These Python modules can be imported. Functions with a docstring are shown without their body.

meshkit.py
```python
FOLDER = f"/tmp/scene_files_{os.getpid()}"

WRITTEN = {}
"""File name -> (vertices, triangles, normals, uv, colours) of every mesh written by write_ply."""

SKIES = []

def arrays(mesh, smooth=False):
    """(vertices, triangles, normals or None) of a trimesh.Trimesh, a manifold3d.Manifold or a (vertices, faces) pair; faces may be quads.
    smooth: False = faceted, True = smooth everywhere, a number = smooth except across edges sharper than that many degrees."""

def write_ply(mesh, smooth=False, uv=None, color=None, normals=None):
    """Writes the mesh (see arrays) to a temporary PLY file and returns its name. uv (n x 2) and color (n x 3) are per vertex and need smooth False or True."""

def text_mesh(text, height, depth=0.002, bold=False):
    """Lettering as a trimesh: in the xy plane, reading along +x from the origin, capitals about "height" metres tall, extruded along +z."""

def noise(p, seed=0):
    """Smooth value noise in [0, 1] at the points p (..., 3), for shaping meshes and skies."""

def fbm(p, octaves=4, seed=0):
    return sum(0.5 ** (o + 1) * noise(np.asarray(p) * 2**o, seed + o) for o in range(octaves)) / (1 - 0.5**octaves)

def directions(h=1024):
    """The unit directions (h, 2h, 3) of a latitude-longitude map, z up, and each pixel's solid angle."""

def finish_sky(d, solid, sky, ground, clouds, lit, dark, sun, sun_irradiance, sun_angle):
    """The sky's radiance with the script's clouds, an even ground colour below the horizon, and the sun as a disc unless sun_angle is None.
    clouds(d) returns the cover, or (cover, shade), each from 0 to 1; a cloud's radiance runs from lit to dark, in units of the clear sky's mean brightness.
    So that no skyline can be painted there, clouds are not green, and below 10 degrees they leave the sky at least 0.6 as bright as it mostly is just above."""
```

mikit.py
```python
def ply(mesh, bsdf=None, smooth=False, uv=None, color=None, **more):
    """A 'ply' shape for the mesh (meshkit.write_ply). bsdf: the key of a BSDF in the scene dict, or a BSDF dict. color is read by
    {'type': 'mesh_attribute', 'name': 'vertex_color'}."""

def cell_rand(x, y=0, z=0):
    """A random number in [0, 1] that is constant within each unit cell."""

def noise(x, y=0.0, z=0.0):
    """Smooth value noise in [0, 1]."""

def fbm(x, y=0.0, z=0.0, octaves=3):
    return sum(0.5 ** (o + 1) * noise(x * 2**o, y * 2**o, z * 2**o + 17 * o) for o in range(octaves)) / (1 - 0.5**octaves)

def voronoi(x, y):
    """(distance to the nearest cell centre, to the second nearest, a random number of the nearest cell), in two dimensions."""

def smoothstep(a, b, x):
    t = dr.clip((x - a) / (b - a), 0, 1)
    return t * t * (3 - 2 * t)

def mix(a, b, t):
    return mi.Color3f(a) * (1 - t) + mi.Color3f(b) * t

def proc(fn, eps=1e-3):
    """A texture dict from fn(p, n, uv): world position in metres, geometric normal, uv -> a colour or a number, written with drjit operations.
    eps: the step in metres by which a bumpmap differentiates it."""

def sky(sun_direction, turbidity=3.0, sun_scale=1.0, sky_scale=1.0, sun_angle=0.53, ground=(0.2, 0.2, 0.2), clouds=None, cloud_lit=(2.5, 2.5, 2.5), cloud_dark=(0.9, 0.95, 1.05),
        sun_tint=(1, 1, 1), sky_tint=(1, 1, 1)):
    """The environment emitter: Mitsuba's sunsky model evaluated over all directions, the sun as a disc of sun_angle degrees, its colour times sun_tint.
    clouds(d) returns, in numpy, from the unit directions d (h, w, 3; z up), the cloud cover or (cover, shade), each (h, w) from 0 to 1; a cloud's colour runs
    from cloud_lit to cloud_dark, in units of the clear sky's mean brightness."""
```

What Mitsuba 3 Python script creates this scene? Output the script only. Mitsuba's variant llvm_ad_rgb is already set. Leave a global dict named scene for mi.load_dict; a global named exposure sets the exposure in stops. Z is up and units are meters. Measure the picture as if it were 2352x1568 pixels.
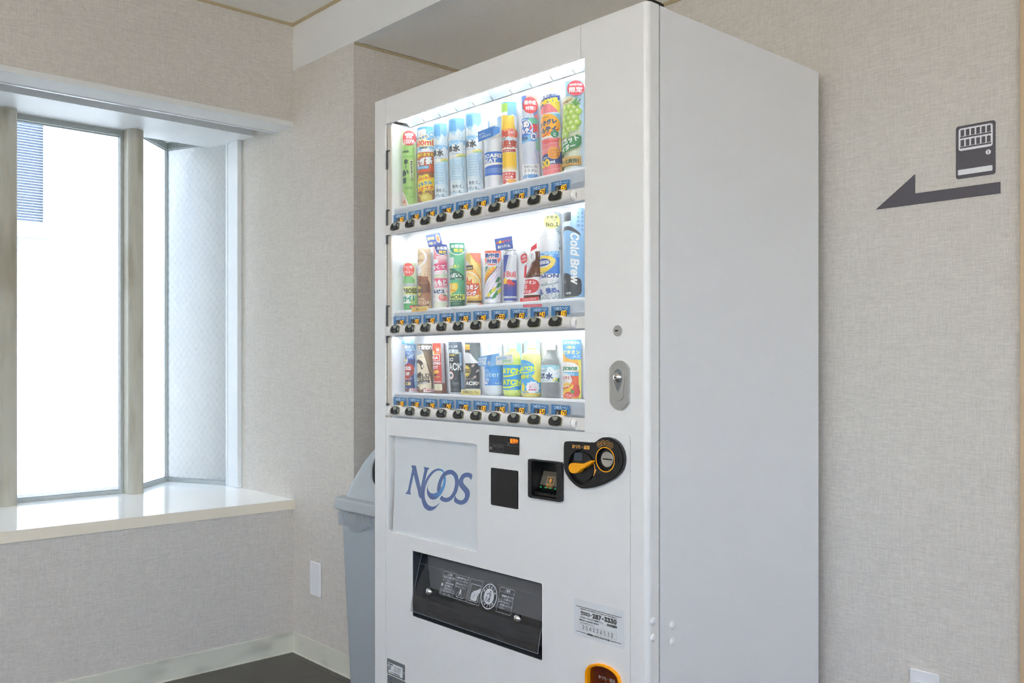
import glob, math, random
import numpy as np, trimesh, shapely, drjit as dr, mitsuba as mi, mikit, meshkit
from shapely.geometry import Polygon, LineString, Point, box as sbox
from shapely import affinity
from manifold3d import Manifold, CrossSection, FillRule
from PIL import Image, ImageDraw, ImageFont
T4 = mi.ScalarTransform4f
random.seed(7); np.random.seed(7)
scene, labels = {}, {}

# ------------------------------------------------------------------ camera, sky, lamps, exposure
EYE = (0.0, 0.0, 1.08)
LOOK = (-0.74036, 0.67222, 0.0)
scene['camera'] = {'type': 'perspective', 'fov_axis': 'x', 'fov': 2 * math.degrees(math.atan(1176 / 2102.8)),
    'principal_point_offset_y': -49.3 / 1568, 'near_clip': 0.05, 'far_clip': 200.0,
    'to_world': T4().look_at(origin=EYE, target=[EYE[0] + LOOK[0], EYE[1] + LOOK[1], EYE[2]], up=[0, 0, 1])}
scene['sky'] = mikit.sky((0.45, -0.12, 0.885), turbidity=3.5, sun_scale=9.5, sky_scale=18.5, ground=(0.45, 0.45, 0.45), sun_tint=(.80, 1.0, 1.24), sky_tint=(1.0, 1.0, .99))
scene['sky']['sampling_weight'] = 9.0
exposure = 0.0
ADDED_LAMPS = [(-0.85, -0.45), (1.55, 0.15), (1.9, -1.1), (-2.1, -2.2), (0.4, -2.3)]     # added pendant lamps, unseen, for more sideways and upward light
ADDED_LAMP_RADIANCE = (23.0 * 1.0, 23.0 * 0.92, 23.0 * 0.81)
LED_RADIANCE = (16.5 * 0.93, 16.5 * 0.98, 16.5 * 1.0)

# ------------------------------------------------------------------ helpers
def lin(c):
    if isinstance(c, str):
        c = c.lstrip('#'); c = [int(c[i:i + 2], 16) / 255 for i in (0, 2, 4)]
    return tuple(x / 12.92 if x <= 0.04045 else ((x + 0.055) / 1.055) ** 2.4 for x in c)

def mat(name, col, rough=0.5, spec=0.5, metallic=0.0, cc=0.0, tex=None):
    d = {'type': 'principled', 'base_color': tex or {'type': 'rgb', 'value': lin(col)}, 'roughness': rough, 'metallic': metallic}
    if not metallic: d['specular'] = spec
    if cc: d['clearcoat'] = cc; d['clearcoat_gloss'] = 0.9
    scene[name] = {'type': 'twosided', 'bsdf': d}
    return name

_seen = {}
def key_for(name, parent=None):
    k = f'{parent}__{name}' if parent else name
    n = _seen.get(k, -1) + 1; _seen[k] = n
    return k if n == 0 else f'{k}_{n:03d}'

def thing(name, label, cat, group=None):
    k = key_for(name)
    labels[k] = {'label': label, 'category': cat}
    if group: labels[k]['group'] = group
    return k

def add(name, mesh, bsdf, parent=None, smooth=False, label=None, cat=None, kind=None, group=None, **more):
    k = key_for(name, parent)
    scene[k] = mikit.ply(mesh, bsdf, smooth=smooth, **more)
    d = {a: b for a, b in (('label', label), ('category', cat), ('kind', kind), ('group', group)) if b}
    if d: labels[k] = d
    return k

def again(name, shape, parent, to_world):                      # another entry of a shape dict that is already made
    k = key_for(name, parent)
    scene[k] = {**shape, 'to_world': to_world}
    return k

def cat(*ms):
    out = []
    for m in ms:
        if hasattr(m, 'to_mesh'):
            q = m.to_mesh(); m = trimesh.Trimesh(q.vert_properties[:, :3], q.tri_verts, process=False)
        out.append(m)
    return trimesh.util.concatenate(out)

def cbox(x0, x1, y0, y1, z0, z1, c=0.0):
    x0, x1, y0, y1, z0, z1 = min(x0, x1), max(x0, x1), min(y0, y1), max(y0, y1), min(z0, z1), max(z0, z1)
    if c <= 0:
        return trimesh.creation.box(bounds=[[x0, y0, z0], [x1, y1, z1]])
    p = []
    for x, sx in ((x0, 1), (x1, -1)):
        for y, sy in ((y0, 1), (y1, -1)):
            for z, sz in ((z0, 1), (z1, -1)):
                p += [(x + sx * c, y + sy * c, z), (x + sx * c, y, z + sz * c), (x, y + sy * c, z + sz * c)]
    return trimesh.convex.convex_hull(np.array(p))

def rrect(x0, y0, x1, y1, r=0.0, n=6):
    if r <= 0: return sbox(x0, y0, x1, y1)
    return sbox(x0 + r, y0 + r, x1 - r, y1 - r).buffer(r, quad_segs=n)

def polys(g):
    if g.is_empty: return []
    if g.geom_type == 'Polygon': return [g]
    return [p for p in getattr(g, 'geoms', []) if p.geom_type == 'Polygon' and p.area > 0]

def cross(g):
    rings = []
    for p in polys(g):
        rings.append(np.array(p.exterior.coords)[:-1]); rings += [np.array(r.coords)[:-1] for r in p.interiors]
    return CrossSection(rings, FillRule.EvenOdd)

def prism_z(g, z0, z1):                                         # plan outline (x, y) extruded upwards
    return Manifold.extrude(cross(g), z1 - z0).translate((0, 0, z0))

def prism_y(g, y0, y1):                                         # outline (x, z) extruded along y
    return Manifold.extrude(cross(g), y1 - y0).rotate((90, 0, 0)).translate((0, y1, 0))

def prism_x(g, x0, x1):                                         # outline (y, z) extruded along x
    m = Manifold.extrude(cross(g), x1 - x0)
    return m.transform(np.array([[0, 0, 1, x0], [1, 0, 0, 0], [0, 1, 0, 0]], float))

def tube(points, r, sides=8):
    p = np.asarray(points, float); ms = []
    for a, b in zip(p[:-1], p[1:]):
        ms.append(trimesh.creation.cylinder(r, segment=[a, b], sections=sides))
    return trimesh.util.concatenate(ms)

# lettering: a string as outlines, from the fonts that ship with the renderer
_fonts = {}
def font(size, latin=False):
    k = (size, latin)
    if k not in _fonts:
        n = 'Inter.woff2' if latin else 'Noto Sans CJK Regular.woff2'
        _fonts[k] = ImageFont.truetype(glob.glob('/opt/blender-*/*/datafiles/fonts/' + n)[0], size)
    return _fonts[k]

_txt = {}
def outline(s, bold=0, latin=False, size=56):
    k = (s, bold, latin, size)
    if k not in _txt:
        f = font(size, latin)
        x0, y0, x1, y1 = f.getbbox(s, anchor='ls', stroke_width=bold)
        im = Image.new('L', (int(x1 - x0) + 8, int(y1 - y0) + 8))
        ImageDraw.Draw(im).text((4 - x0, 4 - y0), s, 255, font=f, anchor='ls', stroke_width=bold)
        on = np.pad(np.asarray(im) > 127, ((0, 0), (1, 1))).astype(np.int8)
        rows, a = np.nonzero(np.diff(on, axis=1) == 1); b = np.nonzero(np.diff(on, axis=1) == -1)[1]
        g = shapely.union_all(shapely.box(a, -rows - 1, b, -rows)).buffer(0.5).buffer(-0.5).simplify(0.65)
        _txt[k] = affinity.translate(g, -g.bounds[0], -g.bounds[1])
    return _txt[k]

# flat print: list of (geometry, colour, part); colour a hex string or a function of (x, y) -> hex pair mix
class Art(list):
    part = 'print'
    def put(self, g, c): self.append((g, c, self.part)); return g
    def R(self, x0, y0, x1, y1, c, r=0): return self.put(rrect(min(x0, x1), min(y0, y1), max(x0, x1), max(y0, y1), r), c)
    def G(self, x0, y0, x1, y1, top, bot):
        a, b = np.array(lin(top)), np.array(lin(bot))
        return self.put(sbox(x0, y0, x1, y1), lambda p: b + (a - b) * np.clip((p[:, 1:2] - y0) / (y1 - y0), 0, 1))
    def C(self, x, y, r, c, ry=None): return self.put(affinity.scale(Point(x, y).buffer(1, quad_segs=10), r, ry or r, origin=(x, y)), c)
    def P(self, pts, c, smooth=0):
        g = Polygon(pts)
        if not g.is_valid: g = g.buffer(0)
        if smooth: g = g.buffer(smooth).buffer(-2 * smooth).buffer(smooth)
        return self.put(g, c)
    def L(self, pts, w, c): return self.put(LineString(pts).buffer(w / 2, quad_segs=4), c)
    def ring(self, x, y, r, w, c, ry=None):
        g = affinity.scale(Point(x, y).buffer(1, quad_segs=12), r, ry or r, origin=(x, y))
        return self.put(g.difference(g.buffer(-w)), c)
    def T(self, s, x, y, w, h, c, bold=2, rot=0, halo=None, latin=False, skew=0, size=56):
        g = outline(s, bold, latin, size); bx = g.bounds
        sx = w / bx[2] if w else h / bx[3]; sy = h / bx[3] if h else sx
        g = affinity.scale(g, sx, sy, origin=(0, 0))
        if skew: g = affinity.skew(g, xs=skew, origin=(0, 0))
        bx = g.bounds; g = affinity.translate(g, x - (bx[0] + bx[2]) / 2, y - (bx[1] + bx[3]) / 2)
        if rot: g = affinity.rotate(g, rot, origin=(x, y))
        if halo: self.put(g.buffer(halo[1], quad_segs=2).simplify(0.1 * halo[1]), halo[0])
        return self.put(g, c)
    def V(self, s, x, ytop, w, step, c, bold=2, halo=None):
        for i, ch in enumerate(s):
            if ch in 'ー〜': self.L([(x, ytop - i * step + 0.0 - step * .1), (x, ytop - (i + .8) * step)], w * .14, c)
            else: self.T(ch, x, ytop - (i + .5) * step, None, min(w, step) * (.62 if ch in 'っゃゅょッ、。・' else .9), c, bold, halo=halo, size=40)
    def blob(self, x, y, rx, ry, n, c, seed=1, amp=.18):
        a = np.linspace(0, 2 * np.pi, 49)[:-1]; k = 1 + amp * np.cos(n * a + seed)
        return self.put(Polygon(np.c_[x + rx * k * np.cos(a), y + ry * k * np.sin(a)]), c)
    def speck(self, x0, y0, x1, y1, n, r, c, seed=1):
        rs = np.random.RandomState(seed)
        q = np.c_[rs.uniform(x0, x1, n), rs.uniform(y0, y1, n), rs.uniform(.4, 1, n) * r, rs.uniform(.5, 1.8, n), rs.uniform(0, 180, n)]
        return self.put(shapely.union_all([affinity.rotate(affinity.scale(Point(a, b).buffer(s, quad_segs=2), 1, e), t) for a, b, s, e, t in q]), c)

def tri(p):
    v, f = trimesh.creation.triangulate_polygon(p, engine='earcut')
    v = np.asarray(v, float)[:, :2]; f = np.asarray(f)
    a, b, c = v[f[:, 0]], v[f[:, 1]], v[f[:, 2]]
    s = (b[:, 0] - a[:, 0]) * (c[:, 1] - a[:, 1]) - (b[:, 1] - a[:, 1]) * (c[:, 0] - a[:, 0])
    f = np.where((s < 0)[:, None], f[:, ::-1], f)
    return v, f

def clipr(g, *b):
    try: return shapely.clip_by_rect(g, *b)
    except Exception: return g.buffer(0).intersection(sbox(*b))

def inlay(art, mapper, clip=None, step=None, ystep=None, lift=6e-5, base=6e-5, unit=1.0):
    """{part: (vertices, faces, colours)} of a print laid on a surface; mapper(xy, height) -> points; step cuts it to follow a curve."""
    out = {}
    for i, (g, c, part) in enumerate(art):
        if clip is not None: g = (g if g.is_valid else g.buffer(0)).intersection(clip)
        pieces = []
        if step:
            x0, y0, x1, y1 = g.bounds if not g.is_empty else (0, 0, -1, -1)
            for k in range(int(math.floor(x0 / step)), int(math.ceil(x1 / step))):
                s = clipr(g, k * step, y0 - 1, (k + 1) * step, y1 + 1)
                if ystep and not s.is_empty:
                    for j in range(int(math.floor(y0 / ystep)), int(math.ceil(y1 / ystep))):
                        pieces += polys(clipr(s, k * step - 1, j * ystep, (k + 1) * step + 1, (j + 1) * ystep))
                else: pieces += polys(s)
        else: pieces = polys(g)
        V, F, n = [], [], 0
        for p in pieces:
            if p.area < 1e-9: continue
            try: v, f = tri(p)
            except Exception: continue
            if len(f) == 0: continue
            V.append(v); F.append(f + n); n += len(v)
        if not V: continue
        V = np.vstack(V); F = np.vstack(F)
        col = .94 * np.asarray(c(V) if callable(c) else np.tile(lin(c), (len(V), 1))) + .05  # slightly whitened: the haze of the glass is mixed into every print colour
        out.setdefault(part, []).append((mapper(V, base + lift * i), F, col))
    res = {}
    for part, L in out.items():
        n = np.cumsum([0] + [len(a) for a, _, _ in L])
        res[part] = (np.vstack([a for a, _, _ in L]), np.vstack([f + k for (_, f, _), k in zip(L, n)]), np.vstack([c for _, _, c in L]))
    return res

def add_print(art, mapper, parent, bsdf='print', **kw):
    keys = {}
    for part, (v, f, c) in inlay(art, mapper, **kw).items():
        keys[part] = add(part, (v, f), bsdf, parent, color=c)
    return keys

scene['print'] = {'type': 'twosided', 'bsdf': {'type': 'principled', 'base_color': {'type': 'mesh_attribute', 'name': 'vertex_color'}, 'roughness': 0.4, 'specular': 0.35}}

# ------------------------------------------------------------------ materials of the room
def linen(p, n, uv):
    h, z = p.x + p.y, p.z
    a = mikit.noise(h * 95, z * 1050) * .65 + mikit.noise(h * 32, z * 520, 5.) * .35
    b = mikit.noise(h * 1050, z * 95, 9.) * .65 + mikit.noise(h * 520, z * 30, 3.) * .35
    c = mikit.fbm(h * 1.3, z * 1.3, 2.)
    return 1 + .25 * (a - .5) + .21 * (b - .5) + .04 * (c - .5)  # thread tone plus some relief shading of the weave, all put into the colour
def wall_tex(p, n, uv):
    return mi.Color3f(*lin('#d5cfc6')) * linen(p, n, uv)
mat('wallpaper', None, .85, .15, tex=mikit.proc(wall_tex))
def ceil_tex(p, n, uv):
    return mi.Color3f(*lin('#eae8e1')) * (1 + .10 * (mikit.fbm(p.x * 160, p.y * 160, p.z * 160) - .5))
mat('ceiling_paper', None, .9, .1, tex=mikit.proc(ceil_tex))
mat('beam_paint', '#e6e6e3', .7, .2)
def floor_tex(p, n, uv):
    f = mikit.fbm(p.x * 9, p.y * 9) - .5; s = mikit.noise(p.x * 420, p.y * 420) - .5
    return mi.Color3f(*lin('#454442')) * (1 + .25 * f + .2 * s)
mat('vinyl_floor', None, .38, .4, tex=mikit.proc(floor_tex))
mat('tan_trim', '#b9a988', .5, .3)
def skirt_tex(p, n, uv):
    return mikit.mix(lin('#d9d8c8'), lin('#a9a79b'), .6 * mikit.smoothstep(.52, .8, mikit.fbm((p.x + p.y) * 6, p.z * 14, 4.)))
mat('skirting', None, .5, .3, tex=mikit.proc(skirt_tex))
def sill_edge(p, n, uv):
    chip = mikit.smoothstep(.80, .84, mikit.noise(p.y * 60, p.z * 90)) * mikit.smoothstep(.6, .7, mikit.noise(p.y * 3.1, 7.))
    return mikit.mix(lin('#f3e8d3'), lin('#6d563d'), chip)
mat('laminate_edge', None, .45, .4, tex=mikit.proc(sill_edge))
mat('laminate_white', '#f7f6f0', .12, .5, cc=.5)
mat('frame_white', '#e9ebea', .4, .4)
mat('frame_grey', '#b9bdb9', .45, .4)
def post_tex(p, n, uv):
    g = mikit.fbm(p.x * 18, p.y * 18, p.z * 3.5)
    return mikit.mix(lin('#c9c5b6'), lin('#a8a08c'), .8 * mikit.smoothstep(.45, .75, g))
mat('aged_post', None, .55, .3, tex=mikit.proc(post_tex))
mat('bay_roof_shade', '#868b86', .6, .2)  # dark grey holds the shade under the bay roof, put into the colour
mat('alu_rail', '#dfe3e6', .3, .5)
mat('white_plastic', '#eeeeee', .35, .45)
mat('wood_casing', '#cbb08f', .5, .4)
mat('dark_vinyl_sign', '#56535a', .5, .3)
mat('sign_white', '#e4e4e6', .5, .3)
mat('rubber_black', '#0f0f11', .45, .4)
scene['window_glass'] = {'type': 'thindielectric', 'int_ior': 1.5}
scene['case_glass'] = {'type': 'thindielectric', 'int_ior': 1.45}
scene['obscure_glass'] = {'type': 'principledthin', 'base_color': {'type': 'rgb', 'value': (.93, .95, .95)}, 'roughness': .35, 'spec_trans': .35, 'diff_trans': 1.2, 'eta': 1.45}
mat('wire', '#9aa0a6', .5, .3)
mat('outer_wall', '#e2e2e0', .9, .1)
mat('outer_louver', '#b4bcc6', .7, .2)
mat('outer_frame', '#cdd1d4', .7, .2)
mat('outer_ground', '#8f8f8c', .95, .05)
scene['lamp_off'] = {'type': 'twosided', 'bsdf': {'type': 'diffuse', 'reflectance': {'type': 'rgb', 'value': (.8, .8, .8)}}}

# ------------------------------------------------------------------ the room
XW, YA, XA, YB = -3.0937, 1.7023, -2.679, 2.224        # window wall, wall beside the window, alcove side wall, back wall
ZC, ZS, ZSILL, ZL = 2.349, 2.177, 0.569, 1.984         # ceiling, soffit, sill, lintel
X1, Y0R = 2.6, -3.0                                    # far sides of the room, behind the camera
RY0 = 0.45                                             # near end of the bay
ST = 'structure'

def tiles():
    ys = [YB] + [YA - 0.04 - 0.6 * i for i in range(0, 9)]; xs = [X1 - 0.6 * i for i in range(0, 11)]
    add('floor', cbox(XW - .05, X1 + .05, Y0R - .05, YB + .05, -.12, -.004), 'rubber_black', kind=ST, label='dark grey vinyl floor of the room')
    for i in range(len(ys) - 1):
        for j in range(len(xs) - 1):
            x1, x0 = xs[j], max(xs[j + 1], XW); y1, y0 = ys[i], max(ys[i + 1], Y0R)
            if x1 - x0 > .01 and y1 - y0 > .01:
                add('tile', cbox(x0 + .0006, x1 - .0006, y0 + .0006, y1 - .0006, -.004, 0), 'vinyl_floor', 'floor')
tiles()
W = .12
add('ceiling', cbox(XW - W, X1 + W, Y0R - W, YB + W, ZC, ZC + .15), 'ceiling_paper', kind=ST, label='plain off-white ceiling above the window corner')
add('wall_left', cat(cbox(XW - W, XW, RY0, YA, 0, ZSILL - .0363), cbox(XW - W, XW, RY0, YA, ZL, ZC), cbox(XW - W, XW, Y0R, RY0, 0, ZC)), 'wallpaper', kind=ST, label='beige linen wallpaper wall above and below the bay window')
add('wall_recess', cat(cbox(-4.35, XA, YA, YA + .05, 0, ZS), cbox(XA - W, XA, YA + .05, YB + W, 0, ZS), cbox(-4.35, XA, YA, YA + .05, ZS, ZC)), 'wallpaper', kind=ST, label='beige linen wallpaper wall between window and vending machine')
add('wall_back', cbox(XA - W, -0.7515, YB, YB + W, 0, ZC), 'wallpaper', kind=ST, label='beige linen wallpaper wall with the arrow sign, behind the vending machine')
add('ceiling_beam', cbox(XW, X1, YA - .002, YA + .03, ZS - .002, ZC), 'beam_paint', kind=ST, label='pale grey beam face under the ceiling, left of the vending machine')
add('ceiling_soffit', cbox(XA, X1, YA + .03, YB, ZS, ZC), 'ceiling_paper', kind=ST, label='low flat soffit above the vending machine')
ADDED_FW, ADDED_RW = (-1.7, 1.5, .85, 2.05), (-2.1, 1.1, .85, 2.05)                 # added windows, unseen, behind and right of the camera, for extra daylight
add('wall_front', prism_y(sbox(XW - W, 0, X1 + W, ZC).difference(sbox(ADDED_FW[0], ADDED_FW[2], ADDED_FW[1], ADDED_FW[3])), Y0R - W, Y0R), 'wallpaper', kind=ST, label='wallpapered wall behind the camera')
add('wall_right', prism_x(sbox(Y0R, 0, YB + W, ZC).difference(sbox(ADDED_RW[0], ADDED_RW[2], ADDED_RW[1], ADDED_RW[3])), X1, X1 + W), 'wallpaper', kind=ST, label='wallpapered wall on the far right side')
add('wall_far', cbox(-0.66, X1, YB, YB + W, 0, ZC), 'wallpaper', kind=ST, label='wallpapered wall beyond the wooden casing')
add('trim_5', cbox(-0.7515, -0.66, YB - .012, YB + .1, 0, ZS, .002), 'wood_casing', kind=ST, label='tan wooden door casing at the right edge')
# ceiling trims (thin tan strips)
add('trim_1', prism_y(Polygon([(XW, ZC), (XW + .007, ZC), (XW + .007, ZC - .004), (XW + .003, ZC - .009), (XW, ZC - .009)]), Y0R, YA - .002), 'tan_trim', kind=ST, label='thin tan trim strip between window wall and ceiling')
add('trim_2', prism_x(Polygon([(YA - .002, ZC), (YA - .009, ZC), (YA - .009, ZC - .004), (YA - .005, ZC - .009), (YA - .002, ZC - .009)]), XW, X1), 'tan_trim', kind=ST, label='thin tan trim strip between beam and ceiling')
add('trim_3', cbox(XA, XA + .006, YA + .0, YB, ZS - .0095, ZS - .002, .001), 'tan_trim', kind=ST, label='thin tan trim strip under the soffit, left of the vending machine')
add('trim_4', cbox(XA, -0.7515, YB - .006, YB, ZS - .009, ZS, .001), 'tan_trim', kind=ST, label='thin tan trim strip under the soffit on the back wall')
def skirt_profile(s): return [(0, 0), (s * .010, 0), (s * .0075, .003), (s * .0045, .008), (s * .0040, .070), (s * .0022, .0747), (0, .0747)]
add('baseboard_left', prism_y(Polygon([(XW + a, b) for a, b in skirt_profile(1)]), Y0R, YA), 'skirting', kind=ST, smooth=40, label='cream vinyl baseboard under the window')
add('baseboard_recess', prism_x(Polygon([(YA + a, b) for a, b in skirt_profile(-1)]), XW, XA + .0), 'skirting', kind=ST, smooth=40, label='cream vinyl baseboard under the blank wall plate')
add('baseboard_alcove', prism_y(Polygon([(XA + a, b) for a, b in skirt_profile(1)]), YA - .004, YB), 'skirting', kind=ST, smooth=40, label='cream vinyl baseboard behind the grey bin')
add('baseboard_back', prism_x(Polygon([(YB + a, b) for a, b in skirt_profile(-1)]), XA, -0.7515), 'skirting', kind=ST, smooth=40, label='cream vinyl baseboard on the back wall')

# ------------------------------------------------------------------ the bay window
XG = -3.70
sill_plan = Polygon([(XW + .006, RY0), (XW + .006, YA), (-3.66, YA), (-3.70, YA), (-3.945, 1.556), (-3.735, 1.36), (-3.735, .824), (-3.945, .628), (-3.70, .482), (-3.66, RY0)])
k = add('window_sill', prism_z(sill_plan, ZSILL - .036, ZSILL - .0009), 'laminate_edge', kind=ST, label='cream laminate edge of the deep window sill, chipped along its lower rim')
add('top_sheet', prism_z(sill_plan.buffer(-.0006), ZSILL - .0009, ZSILL), 'laminate_white', k)
labels[k + '__top_sheet'] = {'label': 'glossy white sill top'}
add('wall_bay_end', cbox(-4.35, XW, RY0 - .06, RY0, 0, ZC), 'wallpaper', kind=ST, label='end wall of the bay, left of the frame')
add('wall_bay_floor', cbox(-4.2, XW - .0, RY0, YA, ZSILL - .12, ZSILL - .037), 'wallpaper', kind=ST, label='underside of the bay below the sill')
# head of the bay: lintel underside, curtain channel, white head board, roof of the bay
k = add('window_head', cat(cbox(-3.215, XW - .0005, RY0, YA, ZL - .018, ZL + .006)), 'beam_paint', kind=ST, label='pale wallpapered underside of the lintel')
h = add('window_header', cat(cbox(XG - .03, -3.416, RY0, YA, 1.990, 2.09)), 'frame_white', kind=ST, label='white head board above the window')
add('curtain_channel', cat(cbox(-3.416, -3.215, RY0, YA, 2.075, 2.09)), 'frame_white', kind=ST, label='grey shaded curtain channel between lintel and head board')
add('curtain_rail', cbox(-3.232, -3.215, RY0, YA, ZL - .021, ZL + .02, .002), 'alu_rail', kind=ST, label='slim white metal edge rail along the curtain channel')
add('bay_roof', prism_z(sill_plan.buffer(.12).intersection(sbox(-5, RY0 - .06, XG - .03, YA + .02)), 2.062, 2.12), 'bay_roof_shade', kind=ST, label='roof of the bay above the glass, shade put into its grey')
# jamb on the wall
k = add('window_jamb', cat(cbox(-3.610, -3.520, YA - .020, YA, ZSILL, 1.990, .002)), 'frame_white', kind=ST, label='white jamb board at the right end of the window')
add('stile', cbox(-3.626, -3.609, YA - .022, YA - .0005, ZSILL, 1.990, .001), 'frame_white', k)
# posts
post = Polygon([(-3.735, 1.286), (-3.632, 1.286), (-3.622, 1.292), (-3.617, 1.306), (-3.617, 1.318), (-3.622, 1.334), (-3.634, 1.345), (-3.66, 1.352), (-3.735, 1.356)])
k1 = add('window_post', prism_z(post, ZSILL, 1.990), 'aged_post', kind=ST, smooth=25, label='aged beige window post right of the clear pane')
k2 = add('window_post', prism_z(affinity.translate(affinity.scale(post, 1, -1, origin=(0, 0)), 0, 2.1815), ZSILL, 1.990), 'aged_post', kind=ST, smooth=25, label='aged beige window post at the left edge of the picture')

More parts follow.
